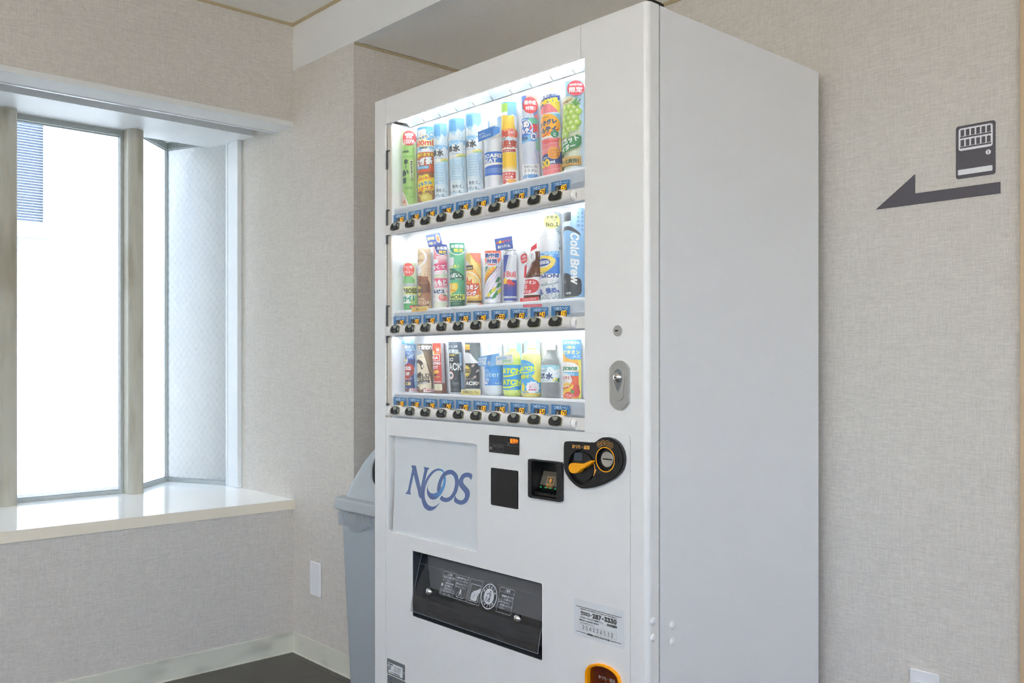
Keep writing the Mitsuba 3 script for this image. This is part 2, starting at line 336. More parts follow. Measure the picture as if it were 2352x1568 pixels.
def pane_set(name, a, b, z0, z1, glass, label, wire=.033, fr=.026, ft=.03, sd=.5, mesh_wire=True, bsdf='frame_white'):
    """Framed pane between plan points a and b."""
    a, b = np.array(a), np.array(b); d = b - a; L = np.linalg.norm(d); d /= L; n = np.array([-d[1], d[0]])
    def place(m):
        m = m if isinstance(m, trimesh.Trimesh) else cat(m)
        R = np.eye(4); R[:2, 0] = d; R[:2, 1] = n; R[:2, 3] = a
        m = m.copy(); m.apply_transform(R); return m
    k = add(name, place(cat(cbox(0, L, -ft / 2, ft / 2, z0, z0 + fr * .55, .001), cbox(0, L, -ft / 2, ft / 2, z1 - fr, z1, .001),
        cbox(0, fr * sd, -ft / 2, ft / 2, z0 + fr * .55, z1 - fr, .001), cbox(L - fr * sd, L, -ft / 2, ft / 2, z0 + fr * .55, z1 - fr, .001))), bsdf, kind=ST, label=label)
    x0, x1, zz0, zz1 = fr * sd - .003, L - fr * sd + .003, z0 + fr * .55 - .003, z1 - fr + .003
    q = np.array([(x0, 0, zz0), (x1, 0, zz0), (x1, 0, zz1), (x0, 0, zz1)])
    add('pane', place(trimesh.Trimesh(q, [[0, 1, 2], [0, 2, 3]], process=False)), glass, k)
    add('bead', place(cat(cbox(x0, x1, .002, .006, zz0, zz0 + .007), cbox(x0, x1, .002, .006, zz1 - .007, zz1), cbox(x0, x0 + .004, .002, .006, zz0, zz1), cbox(x1 - .004, x1, .002, .006, zz0, zz1))), 'frame_grey', k)
    if mesh_wire:
        V, F = [], []
        w = .00022; rect = sbox(x0, zz0, x1, zz1); H = zz1 - zz0
        for s in (1, -1):
            c = -H - 1
            while c < x1 + H + 1:
                l = LineString([(c, zz0), (c + H * .85, zz1)]) if s > 0 else LineString([(c + H * .85, zz0), (c, zz1)])
                l = l.intersection(rect)
                if not l.is_empty and l.length > .004:
                    p0, p1 = np.array(l.coords[0]), np.array(l.coords[-1]); t = (p1 - p0) / np.linalg.norm(p1 - p0); o = np.array([-t[1], t[0]]) * w
                    m = len(V); V += [(p0[0] - o[0], -.0012, p0[1] - o[1]), (p1[0] - o[0], -.0012, p1[1] - o[1]), (p1[0], -.0012 - w, p1[1]), (p0[0], -.0012 - w, p0[1]), (p0[0] + o[0], -.0012, p0[1] + o[1]), (p1[0] + o[0], -.0012, p1[1] + o[1])]
                    F += [(m, m + 1, m + 2), (m, m + 2, m + 3), (m + 3, m + 2, m + 5), (m + 3, m + 5, m + 4), (m, m + 5, m + 1), (m, m + 4, m + 5)]
                c += wire
        kk = add('wire_mesh', place(trimesh.Trimesh(np.array(V), np.array(F), process=False)), 'wire', k)
        labels[kk] = {'kind': 'stuff'}
    return k
pane_set('window_1', (XG, .896), (XG, 1.286), ZSILL, 1.992, 'window_glass', 'clear wired pane between the two aged window posts', fr=.022, bsdf='frame_grey')
pane_set('window_2', (-3.73, 1.352), (-3.935, 1.556), ZSILL, 2.03, 'window_glass', 'narrow wired pane just right of the aged post', fr=.030, sd=.2, ft=.012, bsdf='frame_grey')
pane_set('window_3', (-3.935, 1.556), (-3.622, 1.692), ZSILL, 2.03, 'obscure_glass', 'frosted wired pane beside the white jamb', fr=.030, sd=.2, ft=.012, bsdf='frame_grey')
pane_set('window_4', (-3.935, .6255), (-3.73, .8295), ZSILL, 2.03, 'window_glass', 'narrow wired pane left of the frame edge', fr=.030, sd=.2, ft=.012, mesh_wire=False)
pane_set('window_5', (-3.69, .4915), (-3.935, .6255), ZSILL, 2.03, 'obscure_glass', 'frosted pane at the near end of the bay', fr=.030, sd=.2, ft=.012, mesh_wire=False)
for i in range(2):  # panes of the added windows that let in extra daylight
    m_ = (ADDED_FW[1] - ADDED_FW[0]) / 2; pane_set(f'window_{6 + i}', (ADDED_FW[0] + i * m_, Y0R - .06), (ADDED_FW[0] + (i + 1) * m_, Y0R - .06), ADDED_FW[2], ADDED_FW[3], 'window_glass', f'added unseen window behind the camera, half {i + 1}', fr=.05, mesh_wire=False)
    m_ = (ADDED_RW[1] - ADDED_RW[0]) / 2; pane_set(f'window_{8 + i}', (X1 + .06, ADDED_RW[0] + i * m_), (X1 + .06, ADDED_RW[0] + (i + 1) * m_), ADDED_RW[2], ADDED_RW[3], 'window_glass', f'added unseen window right of the camera, half {i + 1}', fr=.05, mesh_wire=False)
# ------------------------------------------------------------------ outside: the house across the lane
XO = -6.0
wy0, wy1, wz0, wz1 = .85, 1.70, 1.866, 2.75
holes = sbox(wy0, wz0, wy1, wz1)
k = thing('neighbouring_house', 'white house wall with a louvred window outside the clear pane', 'building')
wall = sbox(-7, -3.0, 12, 3.35).difference(holes)
add('wall', prism_x(wall, XO - .3, XO), 'outer_wall', k)
add('joint', cat(cbox(XO, XO + .004, 1.833, 1.845, -3, 3.35), cbox(XO, XO + .004, -7, 12, 1.362, 1.374)), 'outer_louver', k)
wf = add('window', prism_x(holes.difference(sbox(wy0 + .06, wz0 + .06, wy1 - .075, wz1 - .06)), XO - .05, XO + .012), 'outer_frame', k)
zz = wz0 + .062
while zz < wz1 - .065:
    s = prism_x(Polygon([(wy0 + .06, 0), (wy1 - .075, 0), (wy1 - .075, .003), (wy0 + .06, .003)]), -.010, .006).rotate((0, 30, 0)).translate((XO - .016, 0, zz))
    add('slat', s, 'outer_louver', k + '__window'); zz += .0165
add('ledge', cbox(XO, XO + .05, wy0 - .03, wy1 + .025, wz0 - .035, wz0 - .006, .003), 'outer_frame', k)
add('roof_edge', cbox(XO - .35, XO + .08, -7, 12, 3.35, 3.47, .01), 'outer_frame', k)
add('back_panel', cbox(XO - .09, XO - .027, wy0, wy1, wz0, wz1), 'outer_louver', k)
add('outdoor_ground', cbox(-9, XW - W, -9, 14, -3.2, -3.0), 'outer_ground', kind=ST, label='paved lane below the window')

# ------------------------------------------------------------------ added pendant lamps as unseen fill light (behind and beside the camera)
ADDED_LAMP_WHERE = ['nearest the camera', 'right of the camera', 'in the far right corner behind the camera', 'in the far left corner behind the camera', 'by the added window behind the camera']
for (x, y), w_ in zip(ADDED_LAMPS, ADDED_LAMP_WHERE):
    k = thing('pendant_lamp', 'added round white pendant lamp, unseen, hanging ' + w_, 'lamp')
    m = trimesh.creation.icosphere(subdivisions=3, radius=1); m.apply_scale((.21, .21, .11)); m.apply_translation((x, y, 2.03))
    add('shade', m, 'lamp_off', k, smooth=True, emitter={'type': 'area', 'radiance': {'type': 'rgb', 'value': ADDED_LAMP_RADIANCE}})
    add('cord', trimesh.creation.cylinder(.004, segment=[(x, y, 2.14), (x, y, ZC - .02)]), 'white_plastic', k)
    add('ceiling_cup', trimesh.creation.cylinder(.05, segment=[(x, y, ZC - .025), (x, y, ZC)]), 'white_plastic', k)

# ------------------------------------------------------------------ wall fittings
k = thing('wall_plate', 'tall blank white wall plate between the window sill and the grey bin', 'wall plate')
add('plate', cbox(-2.961, -2.889, YA - .009, YA, .239, .361, .003), 'white_plastic', k)
k = thing('wall_outlet', 'white wall outlet plate low on the wall below the arrow sign', 'outlet')
add('plate', cbox(-1.0006, -.9309, YB - .008, YB, .217, .3374, .002), 'white_plastic', k)
add('insert', cbox(-.9830, -.9485, YB - .0105, YB - .008, .243, .3115, .0008), 'white_plastic', k)
add('socket', cat(*[cbox(-.9657 + dx - .001, -.9657 + dx + .001, YB - .0107, YB - .0104, z, z + .009) for dx in (-.006, .006) for z in (.258, .285)]), 'rubber_black', k)
# sign and arrow on the wall: flat cut-out plates
def onwall(p, h): return np.c_[p[:, 0], np.full(len(p), YB - .0022) - h, p[:, 1]]
k = thing('machine_sign', 'dark grey cut-out sign of a vending machine on the right wall, above the arrow', 'sign')
add('plate', prism_y(rrect(-.893, 1.5118, -.8058, 1.6351, .006), YB - .002, YB), 'dark_vinyl_sign', k)
a = Art(); a.part = 'pictogram'
pan = rrect(-.8868, 1.5765, -.8112, 1.6292, .006)
for z in (1.5822, 1.6059): pan = pan.difference(sbox(-.8838, z - .0001, -.8142, z + .0036))
for i in range(6):
    for z in (1.5868, 1.6105): pan = pan.difference(rrect(-.8823 + i * .01165, z, -.8823 + i * .01165 + .0084, z + .0150, .001))
a.put(pan, '#e4e4e6')
a.put(Point(-.8208, 1.5640).buffer(.0058).difference(rrect(-.8216, 1.5601, -.8200, 1.5679, .0006)), '#e4e4e6')
a.R(-.8883, 1.5202, -.8118, 1.5328, '#e4e4e6', .0018)
add_print(a, onwall, k)
k = thing('wall_arrow', 'dark grey arrow pointing left on the right wall, below the machine sign', 'arrow')
add('plate', prism_y(Polygon([(-1.0882, 1.4651), (-.9897, 1.539), (-.9897, 1.4921), (-.7954, 1.4921), (-.7954, 1.4660)]), YB - .002, YB), 'dark_vinyl_sign', k)

# ------------------------------------------------------------------ materials of the machine
mat('machine_white', '#e9e8e5', .38, .5, cc=.25)
mat('machine_side', '#e6e6e6', .42, .5, cc=.15)
mat('inner_white', '#f4f6f8', .55, .3)
mat('beige_plastic', '#d9cfc2', .45, .4)
mat('rail_plastic', '#e6e3de', .35, .45)
mat('pale_acrylic', '#d4e4f0', .25, .5)
mat('gloss_black', '#16171a', .12, .5)
mat('matte_black', '#141517', .36, .4)
mat('dark_grey_plastic', '#2b2f34', .5, .4)
mat('bin_box_grey', '#34393e', .45, .4)
mat('flap_grey', '#94979a', .5, .4)
mat('trim_grey', '#7e858f', .3, .5)
mat('mirror_blue', '#2b3744', .15, .6)
mat('beige_guide', '#a39d8a', .5, .3)
mat('lens_black', '#17191b', .10, .6)
mat('bezel_olive', '#8a8566', .3, .6, metallic=.6)
mat('lamp_window', '#8f9385', .35, .4)
mat('price_black', '#3d3b3b', .25, .4)
mat('yellow_plastic', '#fdaa05', .35, .45)
mat('orange_plastic', '#d98200', .4, .4)
mat('steel', '#c9c7c2', .22, .5, metallic=1.0)
mat('chrome', '#dcdcdc', .10, .5, metallic=1.0)
mat('satin_silver', '#b5b6b4', .35, .5, metallic=.7)
mat('plate_grey', '#6a7072', .45, .4)
mat('poster_white', '#dfe3e4', .6, .3)
mat('sticker_clear', '#dfe1e2', .25, .5)
scene['smoked_acrylic'] = {'type': 'thindielectric', 'int_ior': 1.45, 'specular_transmittance': {'type': 'rgb', 'value': (.60, .61, .62)}}
scene['brown_acrylic'] = {'type': 'thindielectric', 'int_ior': 1.45, 'specular_transmittance': {'type': 'rgb', 'value': (.42, .30, .22)}}
scene['milky_acrylic'] = {'type': 'principledthin', 'base_color': {'type': 'rgb', 'value': (.90, .94, .98)}, 'roughness': .4, 'spec_trans': .25, 'diff_trans': 1.3, 'eta': 1.4}
scene['led_body'] = {'type': 'twosided', 'bsdf': {'type': 'diffuse', 'reflectance': {'type': 'rgb', 'value': (.85, .87, .9)}}}

# ------------------------------------------------------------------ the vending machine; u across the front, v into it, z up
ML, MF = -2.2352, 1.4903
MW, MD, MT = 1.0137, .6952, 1.8355
WU0, WU1, WZ0, WZ1 = .0537, .835, .9257, 1.762            # display window
RAILS = [1.4583, 1.1710, .9435]                           # button rails
SHELVES = [1.5220, 1.2280, .9965]                         # tops of the shelves
COL = [.1170 + .0705 * i for i in range(10)]
def P3(u, v, z): return np.c_[ML + np.asarray(u, float), MF + np.asarray(v, float), np.broadcast_to(np.asarray(z, float), np.shape(u))]
def ubox(u0, u1, v0, v1, z0, z1, c=0.0): return cbox(ML + u0, ML + u1, MF + v0, MF + v1, z0, z1, c)
def front(g, v0, v1): return prism_y(affinity.translate(g, ML, 0), MF + v0, MF + v1)       # outline in (u, z)
def onfront(v): return lambda p, h: P3(p[:, 0], np.full(len(p), v) - h, p[:, 1])
def atfront(v): return onfront(v)

vm = thing('vending_machine', 'tall white drinks vending machine with a lit display of three rows', 'vending machine')

# door: one solid with rounded edges, cut out for the window, the panels and the hatches
def arc(cx, cy, r, a0, a1, n=8): return [(cx + r * math.cos(math.radians(a)), cy + r * math.sin(math.radians(a))) for a in np.linspace(a0, a1, n)]
DT = .0375
plan = Polygon([(ML, MF + DT)] + arc(ML + .004, MF + .004, .004, 180, 270, 4) + arc(ML + MW - .013, MF + .013, .013, 270, 360, 9) + [(ML + MW, MF + DT)])
cup = Polygon([(.8424, .285), (.8424, .3946), (.8457, .4039), (.8540, .4120), (.8736, .4202), (.8930, .4228), (.9121, .4215), (.9279, .4159), (.9372, .4088), (.9419, .3962), (.9419, .285)])
ad = rrect(.0705, .6011, .4635, .8752, .008)
hatch = rrect(.1868, .3845, .6983, .5643, .004)
bill = rrect(.661, .7640, .7670, .8530, .006)
win = rrect(WU0, WZ0, WU1, WZ1, .004)
coin_hole = Point(.8355, .8490).buffer(.0395, quad_segs=12)
door = prism_z(plan, .075, MT)
for g, d in ((win, 1), (ad, .024), (hatch, 1), (bill, 1), (cup.buffer(-.002), 1), (rrect(.515, .728, .6165, .8205, .003), .003)):
    door = door - front(g, -.02, min(d, DT + .02))
lines = [LineString([(.0576, WZ1 + .001), (.0576, MT + .01)]), LineString([(.0576, .0), (.0576, WZ0 - .001)]), LineString([(.8228, WZ1 + .001), (.8228, MT + .01)]),
    LineString([(.836, .9250)] + [(.9609, .9262), (.9645, .9250), (.9664, .9225), (.9670, .919), (.9670, .0)])]
for l in lines: door = door - front(l.buffer(.0007, cap_style=2), -.01, .0022)
door = door - front(sbox(.045, WZ0 - .012, .850, WZ1 + .035), .0062, DT + .02)
k_door = add('door', door, 'machine_white', vm, smooth=30)
labels[k_door] = {'label': 'white front door panel'}
# cabinet behind the door
cab = prism_z(Polygon([(ML + .002, MF + .0415), (ML + MW, MF + .0415), (ML + MW, MF + .0655), (ML + MW - .0020, MF + .0662), (ML + MW - .0020, MF + MD - .001), (ML + MW - .003, MF + MD), (ML + .002, MF + MD)]), .075, MT - .001)
cab = cab - front(sbox(.03, .06, .985, 1.80), .0, .42)
k_cab = add('cabinet', cab, 'machine_side', vm, smooth=30)
add('gasket', front(sbox(.004, .004, MW - .003, 1).union(sbox(.004, .076, MW - .003, MT - .003)).difference(sbox(.02, .09, MW - .02, MT - .02)), DT, .0416), 'matte_black', vm)
for u in (.08, .93):
    for v in (.08, .60): add('foot', cat(trimesh.creation.cylinder(.018, segment=[(ML + u, MF + v, .01), (ML + u, MF + v, .08)]), trimesh.creation.cylinder(.03, segment=[(ML + u, MF + v, 0), (ML + u, MF + v, .012)])), 'steel', vm)
h = cat(ubox(.955, 1.004, .026, .062, MT - .001, MT + .0135, .002), ubox(.985, 1.006, .052, .066, MT - .006, MT + .011, .002), trimesh.creation.cylinder(.006, segment=[(ML + .992, MF + .052, MT - .012), (ML + .992, MF + .052, MT + .004)]))
add('hinge_bracket', h, 'rubber_black', vm)
# dome caps on the right side
cap0 = trimesh.creation.revolve(np.array([(0, .0036), (.003, .0034), (.006, .0026), (.0086, .0012), (.0096, 0), (0, 0)]), sections=24)
for v, z in ((.0186, .539), (.0186, .5046), (.0855, .517), (.0855, .482)):
    m = cap0.copy(); m.apply_transform(trimesh.transformations.rotation_matrix(math.pi / 2, (0, 1, 0))); m.apply_translation((ML + MW - (.0004 if v < .04 else .0022), MF + v, z))
    add('dome_cap', m, 'white_plastic', vm, smooth=40)

# display case behind the window
VBK = .0665
k = add('display_case', cat(ubox(.045, .845, VBK, VBK + .01, WZ0 - .01, WZ1 + .035), ubox(.060, .0728, .012, VBK, WZ0 - .005, WZ1 + .001), ubox(.840, .850, .004, VBK, WZ0 - .01, WZ1 + .035),
    ubox(.045, .850, DT, VBK, WZ1 + .028, WZ1 + .035), ubox(.045, .850, DT, VBK, WZ0 - .012, WZ0 - .004)), 'inner_white', vm)
add('side_trim', ubox(.0545, .0725, .008, .014, WZ0, WZ1 - .006), 'beige_plastic', vm)
for z0, z1 in ((1.634, 1.6875), (1.4735, 1.5174), (1.4193, 1.4466), (1.1855, 1.2443), (1.1375, 1.1565), (.958, .965)):
    add('latch', cat(ubox(.0543, .0585, .0035, .0085, z0, z1, .0008), ubox(.0543, .0665, .0045, .0080, z1 - .004, z1, .0006)), 'dark_grey_plastic', vm)
# glass panes between the rails
for a, b in ((RAILS[0] + .0145, WZ1), (RAILS[1] + .0145, RAILS[0] - .0145), (RAILS[2] + .0145, RAILS[1] - .0145)):
    q = P3([WU0, WU1, WU1, WU0], [.0035] * 4, [a, a, b, b])
    add('window_pane', trimesh.Trimesh(q, [[0, 1, 2], [0, 2, 3]], process=False), 'case_glass', vm)
# lamps: a reflector with ten cells along the top, a lamp strip above each shelf
def strip(name, z, v0=.0105, v1=.0205, u0=.085, u1=.828, tilt=.006, gain=1.0):
    q = P3([u0, u1, u1, u0], [v0, v0, v1, v1], [z, z, z + tilt, z + tilt])
    t = trimesh.Trimesh(q, [[0, 2, 1], [0, 3, 2]], process=False)
    return add(name, t, 'led_body', vm, emitter={'type': 'area', 'radiance': {'type': 'rgb', 'value': tuple(gain * q_ for q_ in LED_RADIANCE)}})
led_keys = [strip('led_strip', WZ1 + .012, gain=1.35), strip('led_strip', RAILS[0] - .0175), strip('led_strip', RAILS[1] - .0175)]
add('led_housing', cat(ubox(.075, .838, .006, .024, WZ1 + .019, WZ1 + .027), *[ubox(.075, .838, .0085, .0225, r - .0108, r - .009) for r in RAILS[:2]]), 'inner_white', vm)
for i in range(11):
    u = .0875 + .0731 * i
    add('reflector_fin', front(Polygon([(u - .0007, WZ1 + .028), (u + .0007, WZ1 + .028), (u + .0007, WZ1 + .004), (u - .0007, WZ1 + .004)]), .0215, VBK - .006), 'inner_white', vm)
q = []
for i in range(10):
    u0, u1 = .0885 + .0731 * i, .0885 + .0731 * i + .0711
    add('reflector', trimesh.Trimesh(P3([u0, u1, u1, u0], [.024, .024, VBK - .004, VBK - .004], [WZ1 + .0265, WZ1 + .0265, WZ1 - .004, WZ1 - .004]), [[0, 1, 2], [0, 2, 3]], process=False), 'pale_acrylic', vm)
for i in range(10):
    m = trimesh.creation.icosphere(subdivisions=2, radius=.0042); m.apply_translation(P3([.1645 + .0708 * i], [.0178], [WZ1 + .0035])[0])
    add('led_bulb', m, 'led_body', vm, smooth=True, emitter={'type': 'area', 'sampling_weight': .001, 'radiance': {'type': 'rgb', 'value': (9., 9.6, 10.)}})
# shelves
for z in SHELVES:
    k = add('shelf', ubox(.0728, .836, .0225, VBK, z - .0030, z), 'milky_acrylic', vm); add('front_bar', ubox(.0728, .836, .0195, .0235, z - .0065, z + .0006, .001), 'inner_white', k)
    add('lip', cat(ubox(.086, .826, .0100, .0115, z - .034, z - .0066)), 'milky_acrylic', k)

# button rails
def rail_mesh(zc):
    n, m = 285, 15
    us = np.linspace(.076, .8076, n); th = np.linspace(-np.pi / 2, np.pi / 2, m)
    bump = np.zeros(n)
    for c in COL: bump += np.exp(-((us - c) / .0205) ** 4)
    end = np.sqrt(np.clip(1 - np.clip((us - .7985) / .0094, 0, 1) ** 2.2, .0, 1)) * np.sqrt(np.clip(1 - np.clip((.0835 - us) / .0080, 0, 1) ** 2.2, .0, 1))
    top = .0133 + .0048 * np.clip(bump, 0, 1); bot = .0137
    V = np.zeros((n, m, 3))
    for j, t in enumerate(th):
        hz = np.where(np.sin(t) > 0, top, bot) * np.sin(t) * (.25 + .75 * end); v = -.0118 * np.cos(t) ** .8 * end if abs(t) < 1.57 else 0 * us
        V[:, j] = P3(us, v + .002, zc + hz)
    i, j = np.meshgrid(np.arange(n - 1), np.arange(m - 1), indexing='ij'); a = (i * m + j).ravel()
    F = np.vstack([np.c_[a, a + m, a + m + 1], np.c_[a, a + m + 1, a + 1]])
    return trimesh.Trimesh(V.reshape(-1, 3), F, process=False)
def loft(g, levels, n=40):
    """Outline (x, y) lofted through (scale, height) levels towards +z, closed in the middle."""
    r = np.array(g.exterior.coords)[:-1]; L = LineString(g.exterior.coords); p = np.array([L.interpolate(t, normalized=True).coords[0] for t in np.linspace(0, 1, n, endpoint=False)])
    if Polygon(p).exterior.is_ccw is False: p = p[::-1]
    c = np.array(g.centroid.coords[0]); V = [np.c_[c + (p - c) * s, np.full(n, h)] for s, h in levels] + [np.array([[c[0], c[1], levels[-1][1]]])]
    V = np.vstack(V); F = []
    for k in range(len(levels) - 1):
        for i in range(n):
            a, b = k * n + i, k * n + (i + 1) % n
            F += [(a, b, b + n), (a, b + n, a + n)]
    k = len(levels) - 1
    F += [(k * n + i, k * n + (i + 1) % n, len(V) - 1) for i in range(n)]
    return trimesh.Trimesh(V, np.array(F), process=False)
dshape = Polygon([(-.0222, -.0015), (-.0205, -.0078), (-.0150, -.0112), (-.005, -.0120), (.008, -.0118), (.0165, -.0105), (.0205, -.0085), (.0222, -.0030), (.0224, .0030), (.0205, .0068), (.0140, .0100), (.006, .0116), (0, .0120), (-.006, .0116), (-.0135, .0096), (-.0198, .0048)]).buffer(.002).buffer(-.002)
b_bezel = mikit.ply(loft(dshape, [(1.0, -.003), (1.0, .0005), (.975, .0014), (.93, .0012), (.91, .0004), (.88, -.001)]), 'bezel_olive', smooth=35)
b_lens = mikit.ply(loft(dshape.buffer(-.0016), [(1.0, -.001), (.985, .0010), (.93, .0014), (.80, .0010), (.55, .0002), (.40, .0000)]), 'lens_black', smooth=40)
fan = Polygon([(-.0098, .0086), (-.005, .0099), (0, .0102), (.005, .0099), (.0098, .0086), (.0072, .0040), (.004, .0012), (0, .0002), (-.004, .0012), (-.0072, .0040)])
b_lamp = mikit.ply(loft(fan, [(1.0, .0002), (1.0, .0019), (.92, .0023), (.5, .0024)]), 'lamp_window', smooth=35)
b_push = mikit.ply(loft(affinity.translate(Polygon(arc(0, 0, 1, 0, 360, 25)).buffer(0), 0, 0), [(1.0, 0), (.93, .10), (.80, .14), (.5, .10), (.2, .06)]), 'lens_black', smooth=40)
def digits(s):                                               # seven-segment figures
    a = Art(); seg = {'0': 'abcdef', '1': 'bc', '2': 'abged', '4': 'fgbc', '3': 'abgcd', '5': 'afgcd', '6': 'afgedc', '7': 'fabc', '9': 'abcdfg', '8': 'abcdefg'}
    sk = .16
    for i, ch in enumerate(s):
        x = i * .0078; h, w = .0102, .0050
        pts = {'a': ((0, h), (w, h)), 'b': ((w, h), (w, h / 2)), 'c': ((w, h / 2), (w, 0)), 'd': ((0, 0), (w, 0)), 'e': ((0, 0), (0, h / 2)), 'f': ((0, h / 2), (0, h)), 'g': ((0, h / 2), (w, h / 2))}
        for q in seg[ch]:
            (x0, y0), (x1, y1) = pts[q]; d = np.array([x1 - x0, y1 - y0]); d = d / np.linalg.norm(d) * .0006
            a.L([(x + x0 + d[0] + (y0 + d[1]) * sk, y0 + d[1]), (x + x1 - d[0] + (y1 - d[1]) * sk, y1 - d[1])], .00165, '#ffd23a')
    return a
PRICES = ['150 150 140 140 140 180 190 170 150 180'.split(), '140 170 150 150 150 140 220 150 140 180'.split(), '130 130 140 140 170 130 140 150 120 160'.split()]
PRICES[0][0] = '160'
rs = np.random.RandomState(3)
scene['price_led'] = {'type': 'twosided', 'bsdf': {'type': 'diffuse', 'reflectance': {'type': 'rgb', 'value': lin('#e8901a')}}}
_tags = {}
for r, zc in enumerate(RAILS):
    k = add('button_rail', rail_mesh(zc), 'rail_plastic', vm, smooth=True)
    add('backing', ubox(WU0, WU1, .0015, .0075, zc - .0136, zc + .0132), 'rail_plastic', k)
    for u in (.5051, .7995): add('seam', trimesh.Trimesh(P3(np.repeat(u, 13) + np.tile([0.], 13), -.0120 * np.cos(np.linspace(-1.4, 1.4, 13)) ** .8 + .0018, zc + .0137 * np.sin(np.linspace(-1.4, 1.4, 13))).repeat(2, 0) + np.tile([[0, 0, 0], [.0007, 0, 0]], (13, 1)), sum([[(2 * i, 2 * i + 1, 2 * i + 3), (2 * i, 2 * i + 3, 2 * i + 2)] for i in range(12)], []), process=False), 'lamp_window', k)
    for i, c in enumerate(COL):
        bz = zc + .0042
        M = T4().translate([ML + c, MF - .0100, bz]).rotate([1, 0, 0], 90 - 9)
        kb = key_for('button', vm)
        again('bezel', b_bezel, kb, M); again('lens', b_lens, kb, M); again('lamp_window', b_lamp, kb, M)
        again('push_dimple', b_push, kb, M @ T4().translate([0, -.0055, .0012]).scale([.0125, .0048, .012]))
        # price tag: blue brush-edged label, black figure window, lit figures
        kt = key_for('price_tag', vm)
        z0, z1 = zc + .0178, zc + .0403
        e = [(-.0285, z1)] + [(.0285 + (.0022 if q % 2 else 0), z1 - .0012 - q * .0021) for q in range(10)] + [(.0285, z1 - .0215), (-.0285, z1 - .0230)] + [(-.0285 - (.0022 if q % 2 else 0), z1 - .0215 + q * .0021) for q in range(10)]
        sh = .0022
        g = affinity.translate(Polygon(e).buffer(0), c + sh, 0)
        pl = add('label_plate', front(g, .0050, .0058), 'tag_blue', kt) if 'tag_blue' in scene else None
        if pl is None:
            mat('tag_blue', '#2f74ab', .4, .35); pl = add('label_plate', front(g, .0050, .0058), 'tag_blue', kt)
        a = Art(); a.part = 'lettering'; a.T('つめた〜い', c + sh + .001, z1 - .0058, .046, .0082, '#eaf4fb', 1)
        add_print(a, atfront(.0049), kt, base=5e-5)
        add('figure_window', front(sbox(c + sh - .0145, z0 - .002, c + sh + .0215, z1 - .0118), .0035, .0049), 'price_black', kt)
        a = Art(); a.part = 'yen_sign'; a.T('¥', c + sh - .0085, z0 + .0035, .0062, .0082, '#9d9a94', 0, latin=True)
        add_print(a, atfront(.0034), kt)
        d = digits(PRICES[r][i]); d.part = 'figures'; d2 = Art([(affinity.translate(gg, c + sh - .0015, z0 + .0000), cc, 'figures') for gg, cc, _ in d])
        (v, f, cc), = inlay(d2, atfront(.0034)).values()
        add('figures', (v, f), 'price_led', kt, emitter={'type': 'area', 'sampling_weight': .001, 'radiance': {'type': 'rgb', 'value': (1.0, .50, .04)}})

# advertising panel: deep frame, leaning poster, glass, logo
def onposter(p, h):
    z = p[:, 1]; v = .0075 + (z - .601) / .274 * .0125
    return P3(p[:, 0], v - h, z)
k = add('poster_panel', trimesh.Trimesh(onposter(np.array([(.082, .6), (.4645, .6), (.4645, .876), (.082, .876)]), 0), [[0, 1, 2], [0, 2, 3]], process=False), 'poster_white', vm)
labels[k] = {'label': 'white poster panel with a blue swoosh logo'}
blue = '#2c5596'
def swoosh(p):                                                # blue to cyan along the second letter's loop
    a, b = np.array(lin('#295093')), np.array(lin('#0a8fd2')); t = np.clip((p[:, 0:1] - .272) / .036, 0, 1); t = t * t * (3 - 2 * t)
    return a + (b - a) * t
LOGO_A = [(0.1603,0.7953),(0.1812,0.7958),(0.1812,0.7933),(0.1834,0.7881),(0.2058,0.7393),(0.2244,0.7385),(0.2244,0.7162),(0.2103,0.7086),(0.204,0.7103),(0.1987,0.7145),(0.1942,0.7258),(0.1716,0.7698),(0.1592,0.7254),(0.1597,0.7201),(0.1624,0.7166),(0.1615,0.7138),(0.1363,0.7138),(0.1376,0.7167),(0.1459,0.7224),(0.1478,0.7275),(0.1634,0.7821),(0.1634,0.7875),(0.1603,0.7921)]
LOGO_B = [(0.217,0.7954),(0.2423,0.7954),(0.2411,0.792),(0.2355,0.7878),(0.2327,0.7812),(0.225,0.7587),(0.2306,0.755),(0.2253,0.7386),(0.2058,0.7366),(0.2204,0.787),(0.2197,0.7896),(0.217,0.792)]
LOGO_C = [(0.2244,0.7576),(0.2341,0.7702),(0.2481,0.7831),(0.2637,0.7923),(0.2825,0.7974),(0.2978,0.7963),(0.3095,0.7901),(0.3045,0.786),(0.2978,0.7911),(0.2834,0.7919),(0.2722,0.7889),(0.2602,0.782),(0.2481,0.7715),(0.2376,0.7599),(0.2297,0.7465),(0.2253,0.7322),(0.2253,0.7206),(0.228,0.7102),(0.2341,0.7014),(0.2446,0.6941),(0.2602,0.6919),(0.274,0.6954),(0.2859,0.7015),(0.2944,0.7077),(0.2859,0.6978),(0.2757,0.6893),(0.2637,0.6829),(0.2507,0.6796),(0.2376,0.6804),(0.2253,0.6856),(0.2165,0.6952),(0.212,0.7042),(0.2108,0.7094),(0.2129,0.731),(0.22,0.7498)]
LOGO_D = [(0.239,0.7506),(0.2385,0.7399),(0.2428,0.733),(0.2515,0.7281),(0.2637,0.7273),(0.2791,0.732),(0.2927,0.7413),(0.3011,0.7504),(0.3062,0.7623),(0.3075,0.7707),(0.3062,0.7737),(0.3146,0.7797),(0.3167,0.7716),(0.3162,0.7612),(0.3129,0.7506),(0.3062,0.7385),(0.2961,0.7271),(0.2825,0.7173),(0.2722,0.713),(0.2628,0.7111),(0.2515,0.712),(0.2428,0.7172),(0.2367,0.725),(0.235,0.7332),(0.2359,0.7418)]
